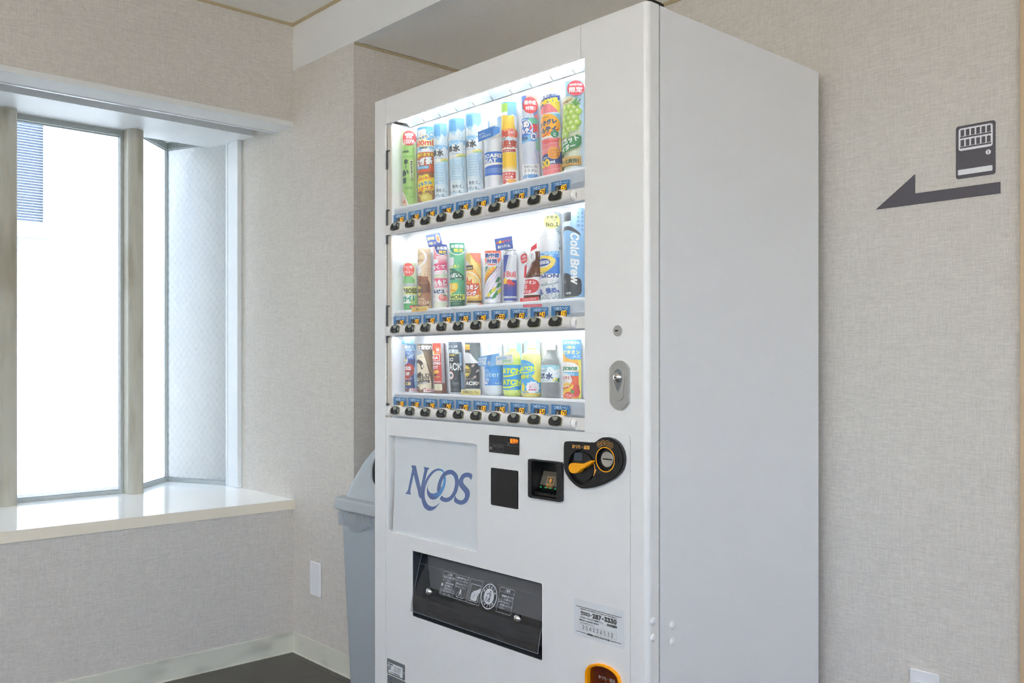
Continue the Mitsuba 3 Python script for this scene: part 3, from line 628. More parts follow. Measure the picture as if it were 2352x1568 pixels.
LOGO_E = [(0.2799,0.7337),(0.2794,0.743),(0.2825,0.7569),(0.2893,0.7711),(0.2995,0.7835),(0.3112,0.7913),(0.3229,0.7961),(0.3353,0.7982),(0.3477,0.797),(0.3591,0.7919),(0.3664,0.7844),(0.3704,0.7746),(0.3712,0.7686),(0.3704,0.7563),(0.3656,0.7436),(0.3574,0.7321),(0.346,0.7211),(0.3328,0.714),(0.3179,0.7106),(0.3045,0.7114),(0.291,0.7163),(0.3015,0.7274),(0.3079,0.7232),(0.3196,0.7221),(0.3312,0.7252),(0.3411,0.7319),(0.3493,0.742),(0.3542,0.7547),(0.3555,0.7671),(0.3534,0.775),(0.3477,0.7827),(0.3394,0.786),(0.3312,0.7858),(0.3212,0.7834),(0.3129,0.7785),(0.3045,0.7705),(0.2986,0.7606),(0.2961,0.7489),(0.2961,0.7458),(0.2893,0.7388)]
LOGO_F = [(0.426,0.7933),(0.4216,0.7777),(0.4166,0.7825),(0.4103,0.7849),(0.4032,0.7853),(0.3945,0.7824),(0.3894,0.7774),(0.3884,0.7723),(0.3921,0.7666),(0.4024,0.7605),(0.4103,0.7558),(0.4166,0.7499),(0.4181,0.7431),(0.4158,0.7328),(0.4087,0.722),(0.3976,0.7148),(0.3817,0.7107),(0.3672,0.7118),(0.3526,0.7162),(0.3566,0.733),(0.3623,0.727),(0.372,0.723),(0.3817,0.7222),(0.3913,0.7251),(0.3976,0.7319),(0.3989,0.738),(0.396,0.7438),(0.3865,0.7499),(0.3753,0.7568),(0.3712,0.7625),(0.3558,0.7661),(0.3558,0.7681),(0.3712,0.7737),(0.3736,0.779),(0.3801,0.7877),(0.3913,0.7942),(0.404,0.7971),(0.4166,0.7965)]
def chaikin(p, it=2):
    p = np.array(p)
    for _ in range(it):
        q = np.roll(p, -1, 0); n = np.empty((2 * len(p), 2)); n[0::2] = .8 * p + .2 * q; n[1::2] = .2 * p + .8 * q; p = n
    return p
a = Art(); a.part = 'logo'
a.P(LOGO_A, blue); a.P(chaikin(LOGO_C), swoosh); a.P(LOGO_B, blue)
a.P(chaikin(LOGO_E), blue); a.P(chaikin(LOGO_F), blue)
dsh = Polygon(chaikin(LOGO_D)).buffer(0)
cut = dsh.intersection(Polygon(chaikin(LOGO_E)).buffer(0)).intersection(sbox(.25, .765, .35, .82))
for q in polys(dsh.difference(cut)): a.put(q.segmentize(.004), swoosh)
for kk in add_print(a, onposter, k, lift=8e-5).values(): labels[kk] = {'label': 'blue logo reading NOOS'}
q = P3([.0705, .4635, .4635, .0705], [.002] * 4, [.6011, .6011, .8752, .8752])
add('poster_pane', trimesh.Trimesh(q, [[0, 1, 2], [0, 2, 3]], process=False), 'case_glass', vm)

# message display
k = add('message_display', front(rrect(.5105, .8585, .6204, .9018, .0025), -.0016, .002), 'gloss_black', vm)
a = Art(); a.part = 'marks'
a.L([(.512, .8795), (.6195, .8795)], .0005, '#55585c'); a.C(.5175, .8690, .0042, '#63676b'); a.T('円', .5835, .8835, .0055, .0055, '#777a7c', 0)
for x in (.5345, .556): a.put(rrect(x - .0095, .8618, x + .0095, .8765, .001).difference(rrect(x - .009, .8623, x + .009, .8760, .001)), '#4a4d50'); a.T('あたりくじ', x, .8740, .013, .0026, '#8b8e90', 0, size=28)
add_print(a, atfront(-.0016), k)
a = Art(); a.T('販売中', .603, .8915, .0285, .0120, '#ff6a1a', 2)
(v, f, cc), = inlay(a, atfront(-.0018)).values()
scene['led_text'] = {'type': 'twosided', 'bsdf': {'type': 'diffuse', 'reflectance': {'type': 'rgb', 'value': (.3, .1, .02)}}}
kk = add('lit_text', (v, f), 'led_text', k, emitter={'type': 'area', 'sampling_weight': .001, 'radiance': {'type': 'rgb', 'value': (1.6, .30, .02)}})
add('card_reader', cat(front(rrect(.5178, .7302, .6136, .8184, .003), -.0008, .003), front(rrect(.516, .7285, .6155, .8201, .004).difference(rrect(.5178, .7302, .6136, .8184, .003)), .0005, .003)), 'matte_black', vm)

# banknote slot
k = add('banknote_slot', front(rrect(.6590, .7630, .7695, .8538, .006).difference(rrect(.6705, .7690, .7545, .8505, .004)), -.0085, .004), 'matte_black', vm, label='black banknote slot')
inner = cat(front(sbox(.6705, .766, .7545, .8505), .030, .033), ubox(.6665, .6712, -.001, .033, .766, .8505), ubox(.7540, .7590, -.001, .033, .766, .8505), ubox(.6665, .759, -.001, .033, .8495, .8540), ubox(.6665, .759, .004, .033, .762, .7680))
add('recess', inner, 'matte_black', k)
prof = [(-.004, .7690), (-.0055, .772), (-.002, .776), (.006, .782), (.010, .786), (.020, .815), (.029, .826)]
V = np.vstack([P3([.6725, .7530], [a, a], [b, b]) for a, b in prof]); F = sum([[(2 * i, 2 * i + 1, 2 * i + 3), (2 * i, 2 * i + 3, 2 * i + 2)] for i in range(len(prof) - 1)], [])
add('clear_guide', trimesh.Trimesh(V, F, process=False), 'smoked_acrylic', k)
add('bezel_plate', trimesh.Trimesh(P3([.674, .7525, .7525, .674], [.0165, .0165, .0295, .0295], [.7925, .7925, .824, .824]), [[0, 1, 2], [0, 2, 3]], process=False), 'beige_guide', k)
def ong(p, h):
    z = p[:, 1]; v = np.interp(z, [.786, .815, .826], [.010, .020, .029]); return P3(p[:, 0], v - .0008 - h, z)
a = Art(); a.part = 'arrow_mark'; og = '#f0a02a'
a.put(sbox(.699, .7965, .7225, .8130).difference(sbox(.7000, .7975, .7215, .8120)), og); a.P([(.7108, .8105), (.7050, .8050), (.7080, .8050), (.7080, .7995), (.7136, .7995), (.7136, .8050), (.7166, .8050)], og)
a.put(sbox(.700, .7875, .7215, .7955).difference(sbox(.7008, .7882, .7207, .7948)), og); a.T('¥1000', .7108, .7915, .0165, .0048, og, 0, latin=True)
add_print(a, ong, k)
scene['led_green'] = {'type': 'twosided', 'bsdf': {'type': 'diffuse', 'reflectance': {'type': 'rgb', 'value': (.02, .55, .18)}}}
for u in (.6865, .703, .7185, .7345):
    m = trimesh.creation.icosphere(subdivisions=1, radius=.0022); m.apply_scale((1.4, .8, .8)); m.apply_translation(P3([u], [.0075], [.7885])[0]); add('green_led', m, 'led_green', k, smooth=True)
for i in range(7):
    u = .6785 + i * .0113; add('ridge', ubox(u, u + .0012, -.0035, .006, .7745, .7785), 'dark_grey_plastic', k)

# coin panel
COIN = [(0.7779,0.8949),(0.7801,0.9001),(0.786,0.9035),(0.8653,0.9048),(0.872,0.9061),(0.8787,0.9093),(0.8875,0.9152),(0.8973,0.9187),(0.9093,0.9195),(0.9233,0.9178),(0.9371,0.9118),(0.9477,0.9021),(0.9545,0.889),(0.9566,0.8765),(0.9555,0.8652),(0.9508,0.8529),(0.9434,0.8435),(0.9307,0.8335),(0.9125,0.8237),(0.8908,0.8143),(0.8687,0.8071),(0.8462,0.8024),(0.8337,0.8015),(0.8234,0.8034),(0.8095,0.8087),(0.7954,0.8183),(0.7848,0.8292),(0.7795,0.8389),(0.7775,0.8498)]
cg = Polygon(chaikin(COIN, 2)).buffer(0)
dial = affinity.scale(Point(.8350, .8490).buffer(1, quad_segs=16), .0405, .0390, origin=(.8350, .8490))
slotc = affinity.scale(Point(.9055, .8712).buffer(1, quad_segs=16), .0250, .0250, origin=(.9055, .8712))
body = (front(cg, -.0085, .0).trim_by_plane((0, 1, 0), -100) + front(cg.buffer(-.0022), -.0108, -.008)) - front(dial, -.02, -.0022) - front(slotc, -.02, -.0030)
k = add('coin_panel', body, 'matte_black', vm, smooth=25, label='black coin panel with a yellow return lever')
LEVER = [(0.8083,0.8449),(0.81,0.8509),(0.8141,0.8554),(0.8187,0.8574),(0.8507,0.8567),(0.8764,0.8674),(0.8819,0.867),(0.8819,0.8642),(0.8563,0.8485),(0.8456,0.8456),(0.8405,0.8393),(0.8325,0.8353),(0.8199,0.834),(0.8129,0.8369)]
lv = Polygon(chaikin([(a - .006, b) for a, b in LEVER], 2)).buffer(0)
add('return_lever', cat(front(lv, -.0190, -.0065), front(lv.buffer(-.0012), -.0200, -.0185)), 'yellow_plastic', k, smooth=30)
add('knob_disc', front(affinity.scale(dial, .80, .80), -.0062, -.002), 'matte_black', k)
add('mirror_chip', front(sbox(.8075, .8615, .8330, .8800), -.0066, -.0060), 'mirror_blue', k)
rg = affinity.scale(Point(.9055, .8712).buffer(1, quad_segs=20), .0278, .0274, origin=(.9055, .8712))
add('slot_ring', front(rg.difference(rg.buffer(-.0022)), -.0114, -.0106), 'yellow_plastic', k)
disc = loft(Point(0, 0).buffer(.0182, quad_segs=12), [(1.0, 0), (.99, .0022), (.93, .0032), (.6, .0026), (.3, .0022)])
disc.apply_transform(trimesh.transformations.rotation_matrix(math.pi / 2, (1, 0, 0))); disc.apply_translation((ML + .9060, MF - .0028, .8715))
add('slot_disc', disc, 'steel', k, smooth=30)
add('coin_slot', ubox(.8935, .9205, -.0064, -.0050, .8704, .8728, .0004), 'rubber_black', k)
for u, z in ((.938, .8735), (.8835, .832)): add('catch', cat(ubox(u - .0050, u - .0030, -.0118, -.0100, z - .0060, z + .0065), ubox(u + .0030, u + .0050, -.0118, -.0100, z - .0060, z + .0040), ubox(u - .0050, u + .0050, -.0122, -.0100, z + .0040, z + .0070)), 'gloss_black', k)
a = Art(); a.part = 'lettering'; og = '#e9a233'
a.T('おつり・返却', .8330, .8935, .0530, .0092, og, 2)
for (u, z), s in zip(((.8883, .9028), (.8993, .9070), (.9115, .9068), (.9224, .9028)), ('500', '100', '50', '10')):
    a.ring(u, z, .0063, .0007, og); a.T(s, u, z, .0078 if len(s) > 2 else .0062, .0052, og, 0, latin=True)
a.P([(0.8703, .8665), (.8742, .8602), (.8765, .8522), (.8765, .8481), (.8803, .848), (.8787, .8426), (.872, .8325), (.8709, .8328), (.8731, .8396), (.8742, .8479), (.8731, .856)], og)
for i in range(5): a.C(.9 + .0035 * (i % 3), .829 - .003 * (i // 3), .0007, '#2e2e30')
add_print(a, atfront(-.0109), k)

# key cylinder and lock handle
c0 = trimesh.creation.cylinder(.0118, height=.004, sections=32); c0.apply_transform(trimesh.transformations.rotation_matrix(math.pi / 2, (1, 0, 0))); c0.apply_translation(P3([.9328], [-.0008], [1.1492])[0])
k = add('key_cylinder', c0, 'satin_silver', vm, smooth=30); add('keyhole', ubox(.9262, .9352, -.0030, -.0026, 1.1477, 1.1507), 'rubber_black', k)
hg = rrect(.9124, .9790, .9667, 1.0850, .0).intersection(affinity.scale(Point(.93955, 1.032).buffer(1, quad_segs=24), .0370, .0532, origin=(.93955, 1.032))).buffer(-.004).buffer(.004)
k = add('lock_handle', cat(front(hg, -.0045, .0), front(hg.buffer(-.0015), -.0058, -.004)), 'satin_silver', vm, smooth=30, label='silver lock handle plate')
hi = Polygon(chaikin([(.9305, .9985), (.9455, .9985), (.9560, 1.0060), (.9555, 1.0200), (.9590, 1.0400), (.9595, 1.0560), (.9530, 1.0690), (.9440, 1.0760), (.9330, 1.0760), (.9240, 1.0690), (.9195, 1.0560), (.9200, 1.0400), (.9235, 1.0200), (.9225, 1.0060)], 3))
add('lever', cat(front(hi.difference(hi.buffer(-.0010)), -.0064, -.0055), front(hi.buffer(-.0022), -.0075, -.0055)), 'satin_silver', k, smooth=30)
tear = Polygon(chaikin([(.9375, 1.0190), (.9400, 1.0190), (.9490, 1.0370), (.9510, 1.0530), (.9460, 1.0640), (.9385, 1.0680), (.9310, 1.0640), (.9260, 1.0530), (.9285, 1.0370)], 3))
add('thumb_hollow', front(tear, -.0078, -.0070), 'plate_grey', k)
b = trimesh.creation.revolve(np.array([(0, .0085), (.004, .0082), (.0058, .0066), (.0085, .0060), (.0108, .0035), (.0112, 0), (0, 0)]), sections=32); b.apply_transform(trimesh.transformations.rotation_matrix(math.pi / 2, (1, 0, 0))); b.apply_translation(P3([.9385], [-.0076], [1.0490])[0])
add('lock_barrel', b, 'chrome', k, smooth=30); add('keyway', ubox(.9362, .9408, -.0164, -.0158, 1.0474, 1.0502), 'rubber_black', k)

# delivery hatch: dark box, smoked flap with printed notices, two chrome stops
k = add('delivery_box', cat(ubox(.170, .1862, .002, .20, .37, .575), ubox(.6990, .715, .002, .20, .37, .575), ubox(.170, .715, .18, .20, .37, .575), ubox(.170, .715, .0378, .20, .565, .580), ubox(.170, .715, .0378, .20, .3695, .3838)), 'bin_box_grey', vm)
add('liner', cat(ubox(.1869, .1890, .0015, .19, .3846, .5642), ubox(.6962, .6982, .0015, .19, .3846, .5642), ubox(.1869, .6982, .0015, .19, .3846, .3866), ubox(.1869, .6982, .0015, .05, .5622, .5642)), 'dark_grey_plastic', k)
add('inner_flap', trimesh.Trimesh(P3([.189, .6962, .6962, .189], [.060, .060, .048, .048], [.452, .452, .56, .56]), [[0, 1, 2], [0, 2, 3]], process=False), 'flap_grey', k)
add('shelf_step', cat(ubox(.187, .698, .055, .18, .3838, .415, .004), ubox(.187, .698, .06, .062, .415, .432)), 'dark_grey_plastic', k)
add('gutter', ubox(.187, .698, .0385, .056, .3838, .392), 'matte_black', k)
FP = np.array([(.4010, -.0085), (.4080, -.0078), (.4200, -.0058), (.4400, -.0015), (.4660, .0065), (.4950, .0140), (.5250, .0220), (.5400, .0262), (.5520, .0300), (.5600, .0350)])
def onflap(p, h): return P3(p[:, 0], np.interp(p[:, 1], FP[:, 0], FP[:, 1]) - h, p[:, 1])
V = np.vstack([P3([.1900, .6930], [v, v], [z, z]) for z, v in FP]); F = sum([[(2 * i, 2 * i + 1, 2 * i + 3), (2 * i, 2 * i + 3, 2 * i + 2)] for i in range(len(FP) - 1)], [])
k = add('delivery_flap', trimesh.Trimesh(V, F, process=False), 'smoked_acrylic', vm, smooth=True)
labels[k] = {'label': 'smoked see-through delivery flap'}
add('edge_trim', cat(cat(*[tube([P3([u], [v], [z])[0] for z, v in FP], .0007, 6) for u in (.1900, .6930)]), tube(P3([.19, .693], [-.0085, -.0085], [.4010, .4010]), .0007, 6), tube(P3([.19, .693], [.0225, .0225], [.5268, .5268]), .0004, 5)), 'trim_grey', k)
for u in (.2560, .6085):
    b = trimesh.creation.revolve(np.array([(0, .0085), (.004, .0082), (.0075, .0068), (.0100, .0040), (.0112, 0.0), (0, 0)]), sections=32); b.apply_transform(trimesh.transformations.rotation_matrix(math.pi / 2, (1, 0, 0))); b.apply_translation(P3([u], [.0055], [.4630])[0])
    add('stop_button', b, 'chrome', k, smooth=40)
add('hinge_bar', cat(ubox(.19, .693, .0300, .0375, .5575, .5640, .001), ubox(.445, .475, .024, .034, .553, .558, .001)), 'dark_grey_plastic', k)
a = Art(); a.part = 'notice'; wt = '#c9ccd2'
def frame(x0, y0, x1, y1): a.put(rrect(x0, y0, x1, y1, .0025).difference(rrect(x0 + .0008, y0 + .0008, x1 - .0008, y1 - .0008, .0018)), wt)
x0 = .2985; y0, y1 = .4655, .5245
frame(x0, y0, x0 + .0550, y1); a.L([(x0, y1 - .0105), (x0 + .055, y1 - .0105)], .0005, wt); a.L([(x0, y0 + .0140), (x0 + .055, y0 + .0140)], .0005, wt)
a.T('△注意', x0 + .029, y1 - .0055, .020, .0062, wt, 1)
for i, (s, dx, w) in enumerate((('商品は1本毎に取り', 0, .047), ('出してください', -.008, .032), ('一度に続出商品の場合', .004, .037), ('商品の種類により', .004, .034), ('が出難があります', .004, .036))): a.T(s, x0 + .029 + dx, y1 - .0142 - i * .0067, w, .0050, wt, 1, size=40)
for i, s in enumerate(('取出口より奥へ手を', '入れないでください')): a.T(s, x0 + .031, y0 + .0105 - i * .0062, .036, .0046, wt, 1, size=40)
a.C(x0 + .0055, y1 - .034, .0040, wt); a.T('!', x0 + .0055, y1 - .034, .0012, .0055, '#4a4c4e', 1, latin=True); a.ring(x0 + .0055, y0 + .0072, .0040, .0008, wt); a.L([(x0 + .003, y0 + .0098), (x0 + .008, y0 + .0046)], .0008, wt)
x0 = .3570; frame(x0, y0, x0 + .0540, y1)
for i, (s, w) in enumerate((('商品の取り出し方', .046), ('たてになって出てきた', .046), ('商品は左右にずらして', .046), ('取り出してください', .040))): a.T(s, x0 + .026 - (.046 - w) / 2, y1 - .0065 - i * .0072, w, .0056 if i == 0 else .0048, wt, 1, size=40)
a.P([(x0 + .0240, y0 + .0265), (x0 + .0280, y0 + .0265), (x0 + .0290, y0 + .0210), (x0 + .0300, y0 + .0150), (x0 + .0215, y0 + .0150), (x0 + .0230, y0 + .0210)], wt); a.ring(x0 + .0180, y0 + .0130, .0052, .0007, wt); a.put(affinity.rotate(rrect(x0 + .0220, y0 + .0050, x0 + .0330, y0 + .0150, .002).difference(rrect(x0 + .0228, y0 + .0058, x0 + .0322, y0 + .0142, .0015)), 20), wt)
a.L([(x0 + .0110, y0 + .0068), (x0 + .0200, y0 + .0048)], .0015, wt); a.L([(x0 + .0330, y0 + .0045), (x0 + .0425, y0 + .0075)], .0015, wt)
x0 = .4145; frame(x0, y0, x0 + .0490, y1)
a.put(Polygon([(x0 + .006, y0 + .006), (x0 + .041, y0 + .006), (x0 + .041, y0 + .033), (x0 + .044, y0 + .047), (x0 + .006, y0 + .047)]).exterior.buffer(.0006), wt)
a.P(chaikin([(x0 + .014, y0 + .008), (x0 + .036, y0 + .008), (x0 + .037, y0 + .022), (x0 + .042, y0 + .030), (x0 + .046, y0 + .031), (x0 + .046, y0 + .043), (x0 + .034, y0 + .036), (x0 + .020, y0 + .031), (x0 + .013, y0 + .026), (x0 + .011, y0 + .012)], 2), wt); a.L([(x0 + .017, y0 + .0290), (x0 + .0235, y0 + .0245), (x0 + .0215, y0 + .0140), (x0 + .031, y0 + .0260)], .0008, '#50534f')
cx, cy = .4945, .4940
a.ring(cx, cy, .0305, .0026, wt); a.C(cx, cy, .0188, wt)
for i, ch in enumerate('のんだあとは'): t = math.radians(152 - i * 25); a.T(ch, cx + .0233 * math.cos(t), cy + .0233 * math.sin(t), None, .0058, wt, 2, rot=math.degrees(t) - 90, size=40)
for i, ch in enumerate('リサイクル'): t = math.radians(218 + i * 26); a.T(ch, cx + .0233 * math.cos(t), cy + .0233 * math.sin(t), None, .0058, wt, 2, rot=math.degrees(t) + 90, size=40)
dk = '#3c3e3f'
a.C(cx + .0040, cy + .0118, .0021, dk); a.P([(cx - .006, cy + .0085), (cx + .004, cy + .0080), (cx + .0062, cy + .0060), (cx + .0060, cy - .001), (cx + .0035, cy - .001), (cx + .0030, cy + .0050), (cx - .003, cy + .0068)], dk); a.P([(cx + .0060, cy - .002), (cx + .0052, cy - .0135), (cx + .0032, cy - .0135), (cx + .0030, cy - .006), (cx - .0015, cy - .0135), (cx - .0030, cy - .0130), (cx + .0022, cy - .002)], dk)
a.put(affinity.rotate(sbox(cx - .0085, cy + .0030, cx - .0060, cy + .0062), -35), dk)
for i in range(4): a.R(cx - .0115, cy - .0015 - i * .0031, cx - .0030, cy - .0008 - i * .0031, '#8c8f90')
for i in range(4): a.R(cx - .0112 + i * .0025, cy - .0125, cx - .0106 + i * .0025, cy - .0005, '#8c8f90')
x0 = .5310; frame(x0, y0, x0 + .0540, y1); a.L([(x0, y1 - .0105), (x0 + .054, y1 - .0105)], .0005, wt); a.T('△警告', x0 + .0285, y1 - .0055, .020, .0062, wt, 1)
for i, (s, w) in enumerate((('転倒事故を防ぐため', .042), ('に、上に乗らない、', .042), ('寄りかからない、', .034), ('揺り動かしようにして', .043), ('ください', .018))): a.T(s, x0 + .0320 - (.043 - w) / 2, y1 - .0190 - i * .0070, w, .0052, wt, 1, size=40)
a.ring(x0 + .0048, y1 - .032, .0040, .0008, wt); a.L([(x0 + .0022, y1 - .0292), (x0 + .0074, y1 - .0348)], .0008, wt)
add_print(a, onflap, k)

# stickers and plates
k = add('phone_sticker', front(rrect(.8025, .4690, .9500, .5505, .004), -.0004, .0), 'sticker_clear', vm)
a = Art(); bk = '#1d1f22'
a.L([(.8098, .5352), (.9415, .5352)], .0013, bk); a.L([(.8100, .4790), (.8400, .4790)], .0012, bk); a.L([(.9120, .4790), (.9415, .4790)], .0012, bk)
a.T('ご利用のお客さまへ。商品・つり銭の切れなどにお気づきの点がありましたら下記までご連絡ください。', .8755, .5312, .1090, .0031, bk, 1, size=36)
a.T('☎', .8275, .5220, .0085, .0092, bk, 0); a.T('022-', .8445, .5222, .0235, .0078, bk, 3, latin=True); a.T('287-3330', .8940, .5222, .0705, .0108, bk, 4, latin=True)
a.T('管理会社／株式会社伊藤園ネオス', .8555, .5128, .0690, .0046, '#4a4c50', 0, size=40); a.T('仙台営業所', .9160, .5118, .0290, .0060, bk, 2)
a.T('連絡先住所／仙台市泉区7丁目9番30', .8480, .5065, .0580, .0034, bk, 1, size=36); a.T('ご連絡の際は下記番号をお知らせください', .8440, .5010, .0460, .0024, bk, 0, size=36)
a.put(rrect(.8220, .4840, .9305, .4985, .0008).difference(rrect(.8223, .4843, .9302, .4982, .0006)), '#a5a7aa'); a.T('2 5 6 2 2 6 5 3 2', .8740, .4915, .0900, .0088, '#3b3d40', 0, latin=True)
a.T('●空容器はくずかごにお入れ下さい●', .8762, .4790, .0660, .0044, bk, 2, size=40)
add_print(a, atfront(-.0005), k)
k = add('number_plate', front(rrect(.0655, .1968, .1515, .2404, .003), -.0006, .0), 'plate_grey', vm)
add('inset', front(rrect(.0727, .2008, .1412, .2303, .002), -.0009, -.0005), 'poster_white', k)
for u, z in ((.0695, .2205), (.1470, .2180)): m = trimesh.creation.icosphere(subdivisions=2, radius=.0018); m.apply_translation(P3([u], [-.0008], [z])[0]); add('rivet', m, 'chrome', k, smooth=True)
a = Art(); a.T('自動販売機', .0845, .2265, .0190, .0052, bk, 2, size=40); a.T('管理No', .0810, .2195, .0130, .0048, bk, 2, size=40); a.T('182-01031', .1180, .2215, .0360, .0090, '#303336', 0, latin=True); a.T('機種', .0795, .2130, .0090, .0048, bk, 2, size=40); a.T(':リUR903FJ-018', .1120, .2125, .0340, .0050, bk, 0, size=40); a.T('ネオス株式会社', .1060, .2045, .0480, .0055, bk, 1, size=40)
add_print(a, atfront(-.0010), k)
k = add('rating_plate', front(rrect(.0663, .120, .1550, .1945, .003), -.0006, .0), 'plate_grey', vm)
a = Art(); a.R(.0815, .1820, .0868, .1875, '#12336f'); a.L([(.0900, .1865), (.1500, .1865)], .0006, '#3c4144'); a.L([(.0780, .1775), (.1500, .1775)], .0008, '#3c4144'); a.T('冷蔵庫', .0880, .1730, .0170, .0055, '#26292c', 2, size=40)
add_print(a, atfront(-.0007), k)
# coin return cup
k = add('coin_return', front(cup.buffer(.0015).difference(cup.buffer(-.0040)), -.0050, .004), 'yellow_plastic', vm, smooth=25, label='yellow coin return cup')
add('rim_bead', front(cup.buffer(.0004).difference(cup.buffer(-.0024)), -.0075, -.0045), 'yellow_plastic', k)
add('cup_box', cat(front(cup, .055, .058), front(cup.difference(cup.buffer(-.004)), .004, .055)), 'orange_plastic', k)
fl = cup.buffer(-.0045); add('brown_flap', trimesh.Trimesh(*(lambda t: (P3(t[0][:, 0], np.full(len(t[0]), .006), t[0][:, 1]), t[1]))(tri(fl)), process=False), 'brown_acrylic', k)
a = Art(); a.part = 'lettering'; a.T('おつり・返却', .8950, .3905, .0480, .0088, '#a09088', 2); a.ring(.893, .372, .010, .0012, '#a09088'); a.C(.893, .372, .003, '#a09088')
add_print(a, atfront(.0055), k)

# ------------------------------------------------------------------ the drinks on show: half-round display samples standing on the shelves
VB = .0580
mat('film_back', '#eef1f4', .4, .4)
mat('cap_white', '#f3f4f5', .4, .4)
scene['clear_plastic'] = {'type': 'principledthin', 'base_color': {'type': 'rgb', 'value': (.90, .95, .98)}, 'roughness': .18, 'spec_trans': .78, 'diff_trans': .8, 'eta': 1.35}
mat('milk_plastic', '#e6edf6', .3, .45)
mat('cola_brown', '#5a3527', .15, .5)
mat('can_silver', '#c9ccd0', .3, .5, metallic=.5)

class Shell:
    """A half-round sample: half width a, depth d, profile [(y, scale)] in mm; x runs along the curve, -40..40 from edge to edge."""
    def __init__(s, u, a, z0, h, lean=0., d=.026, prof=None, tilt=0.):
        s.u, s.a, s.z0, s.h, s.lean, s.d, s.tilt = u, a, z0, h, lean, d, tilt
        s.prof = np.array(prof or [(0, 1), (h * 1000, 1)], float)
        ph = np.linspace(-np.pi / 2, np.pi / 2, 721); e = np.hypot(a * np.cos(ph), d * np.sin(ph)); L = np.concatenate([[0], np.cumsum((e[1:] + e[:-1]) / 2)])
        s.ph, s.x = ph, (L / L[-1] * 2 - 1) * 40
    def at(s, x, y, off=0.):
        ph = np.interp(x, s.x, s.ph); k = np.interp(y, s.prof[:, 0], s.prof[:, 1])
        n = np.c_[np.sin(ph) / s.a, np.cos(ph) / s.d]; n /= np.linalg.norm(n, axis=1, keepdims=True)
        u = k * s.a * np.sin(ph) + n[:, 0] * off; v = k * s.d * np.cos(ph) + n[:, 1] * off
        zz = y / 1000
        return P3(s.u + u + s.lean * (zz - s.h / 2), VB - v + s.tilt * (zz / s.h), s.z0 + zz)
    def mesh(s, y0=None, y1=None, grow=0.):
        ys = sorted(set([y for y in s.prof[:, 0]] + [y for y in (y0, y1) if y is not None]))
        ys = np.array([y for y in ys if (y0 is None or y >= y0 - 1e-9) and (y1 is None or y <= y1 + 1e-9)])
        xs = np.arange(-40, 40.01, 2.0); n, m = len(xs), len(ys); V = np.vstack([s.at(xs, np.full(n, y), grow) for y in ys]); F = []
        for j in range(m - 1):
            for i in range(n - 1):
                a = j * n + i; F += [(a, a + 1, a + n + 1), (a, a + n + 1, a + n)]
            a, b = j * n, j * n + n - 1; F += [(a, a + n, b + n), (a, b + n, b)]
        for j, flip in ((0, 0), (m - 1, 1)):
            c = len(V); V = np.vstack([V, V[[j * n, j * n + n - 1]].mean(0)])
            for i in range(n - 1): F.append((c, j * n + i, j * n + i + 1) if flip else (c, j * n + i + 1, j * n + i))
        return trimesh.Trimesh(V, np.array(F), process=False)
    def map(s): return lambda p, h: s.at(p[:, 0], p[:, 1], h)

def card(name, label, cat, col, u, a, z0, h, lean, art, prof=None, d=.026, body='film_back', group=None):
    s = Shell(u, a, z0, h, lean, d, prof)
    k = thing(name, label, cat, group)
    add('shell', s.mesh(), body, k, smooth=35)
    dx = (6, 5, 4, 3, 2, 2, 1, 1, 0, 0)[col]                      # the prints face a little to the right, towards the aisle
    art = [(affinity.translate(g, dx, 0), (lambda p, c=c: c(p - [dx, 0])) if callable(c) else c, q) for g, c, q in art]
    add_print(art, s.map(), k, clip=sbox(-40, 0, 40, h * 1000), step=2.0, ystep=None if prof is None else 6.0, lift=4e-5, base=1e-4)
    return s, k
def sign(name, label, pts, v, art, w, h, th=.0008, parent=None, bend=0.):
    """A flat printed card given by its corner positions (u, z): bottom-left, bottom-right, top-right, top-left; art in mm."""
    q = np.array(pts, float)
    def mp(p, off):
        s, t = p[:, 0:1] / w, p[:, 1:2] / h
        r = (1 - s) * (1 - t) * q[0] + s * (1 - t) * q[1] + s * t * q[2] + (1 - s) * t * q[3]
        vv = np.broadcast_to(v, 4); vv = ((1 - s) * (1 - t) * vv[0] + s * (1 - t) * vv[1] + s * t * vv[2] + (1 - s) * t * vv[3])[:, 0]
        return P3(r[:, 0], vv - off, r[:, 1])
    base = np.array([(0, 0), (w, 0), (w, h), (0, h)], float)
    V = np.vstack([mp(base, 0), mp(base, -th)]); F = [(0, 1, 2), (0, 2, 3), (4, 6, 5), (4, 7, 6)] + sum([[(i, 4 + i, 4 + (i + 1) % 4), (i, 4 + (i + 1) % 4, (i + 1) % 4)] for i in range(4)], [])
    if parent: k = add(name, trimesh.Trimesh(V, F, process=False), 'film_back', parent); kk = k if k.count('__') < 2 else None
    else:
        k = thing(name, label, 'sign'); add('board', trimesh.Trimesh(V, F, process=False), 'film_back', k)
    for part, (v_, f_, c_) in inlay(art, mp, clip=sbox(0, 0, w, h), lift=5e-5, base=1e-4).items(): add(part, (v_, f_), 'print', k, color=c_)
    return k

def badge(a, x, y, r, c, lines, tc='#ffffff', ring=None):
    a.part = 'badge'
    if ring: a.C(x, y, r, ring); a.C(x, y, r - 1.0, c)
    else: a.C(x, y, r, c)
    for s, dy, w, h in lines: a.T(s, x, y + dy, w, h, tc, 2)
    a.part = 'print'

S1, S2, S3 = [z + .0006 for z in SHELVES]
W_ = '#ffffff'
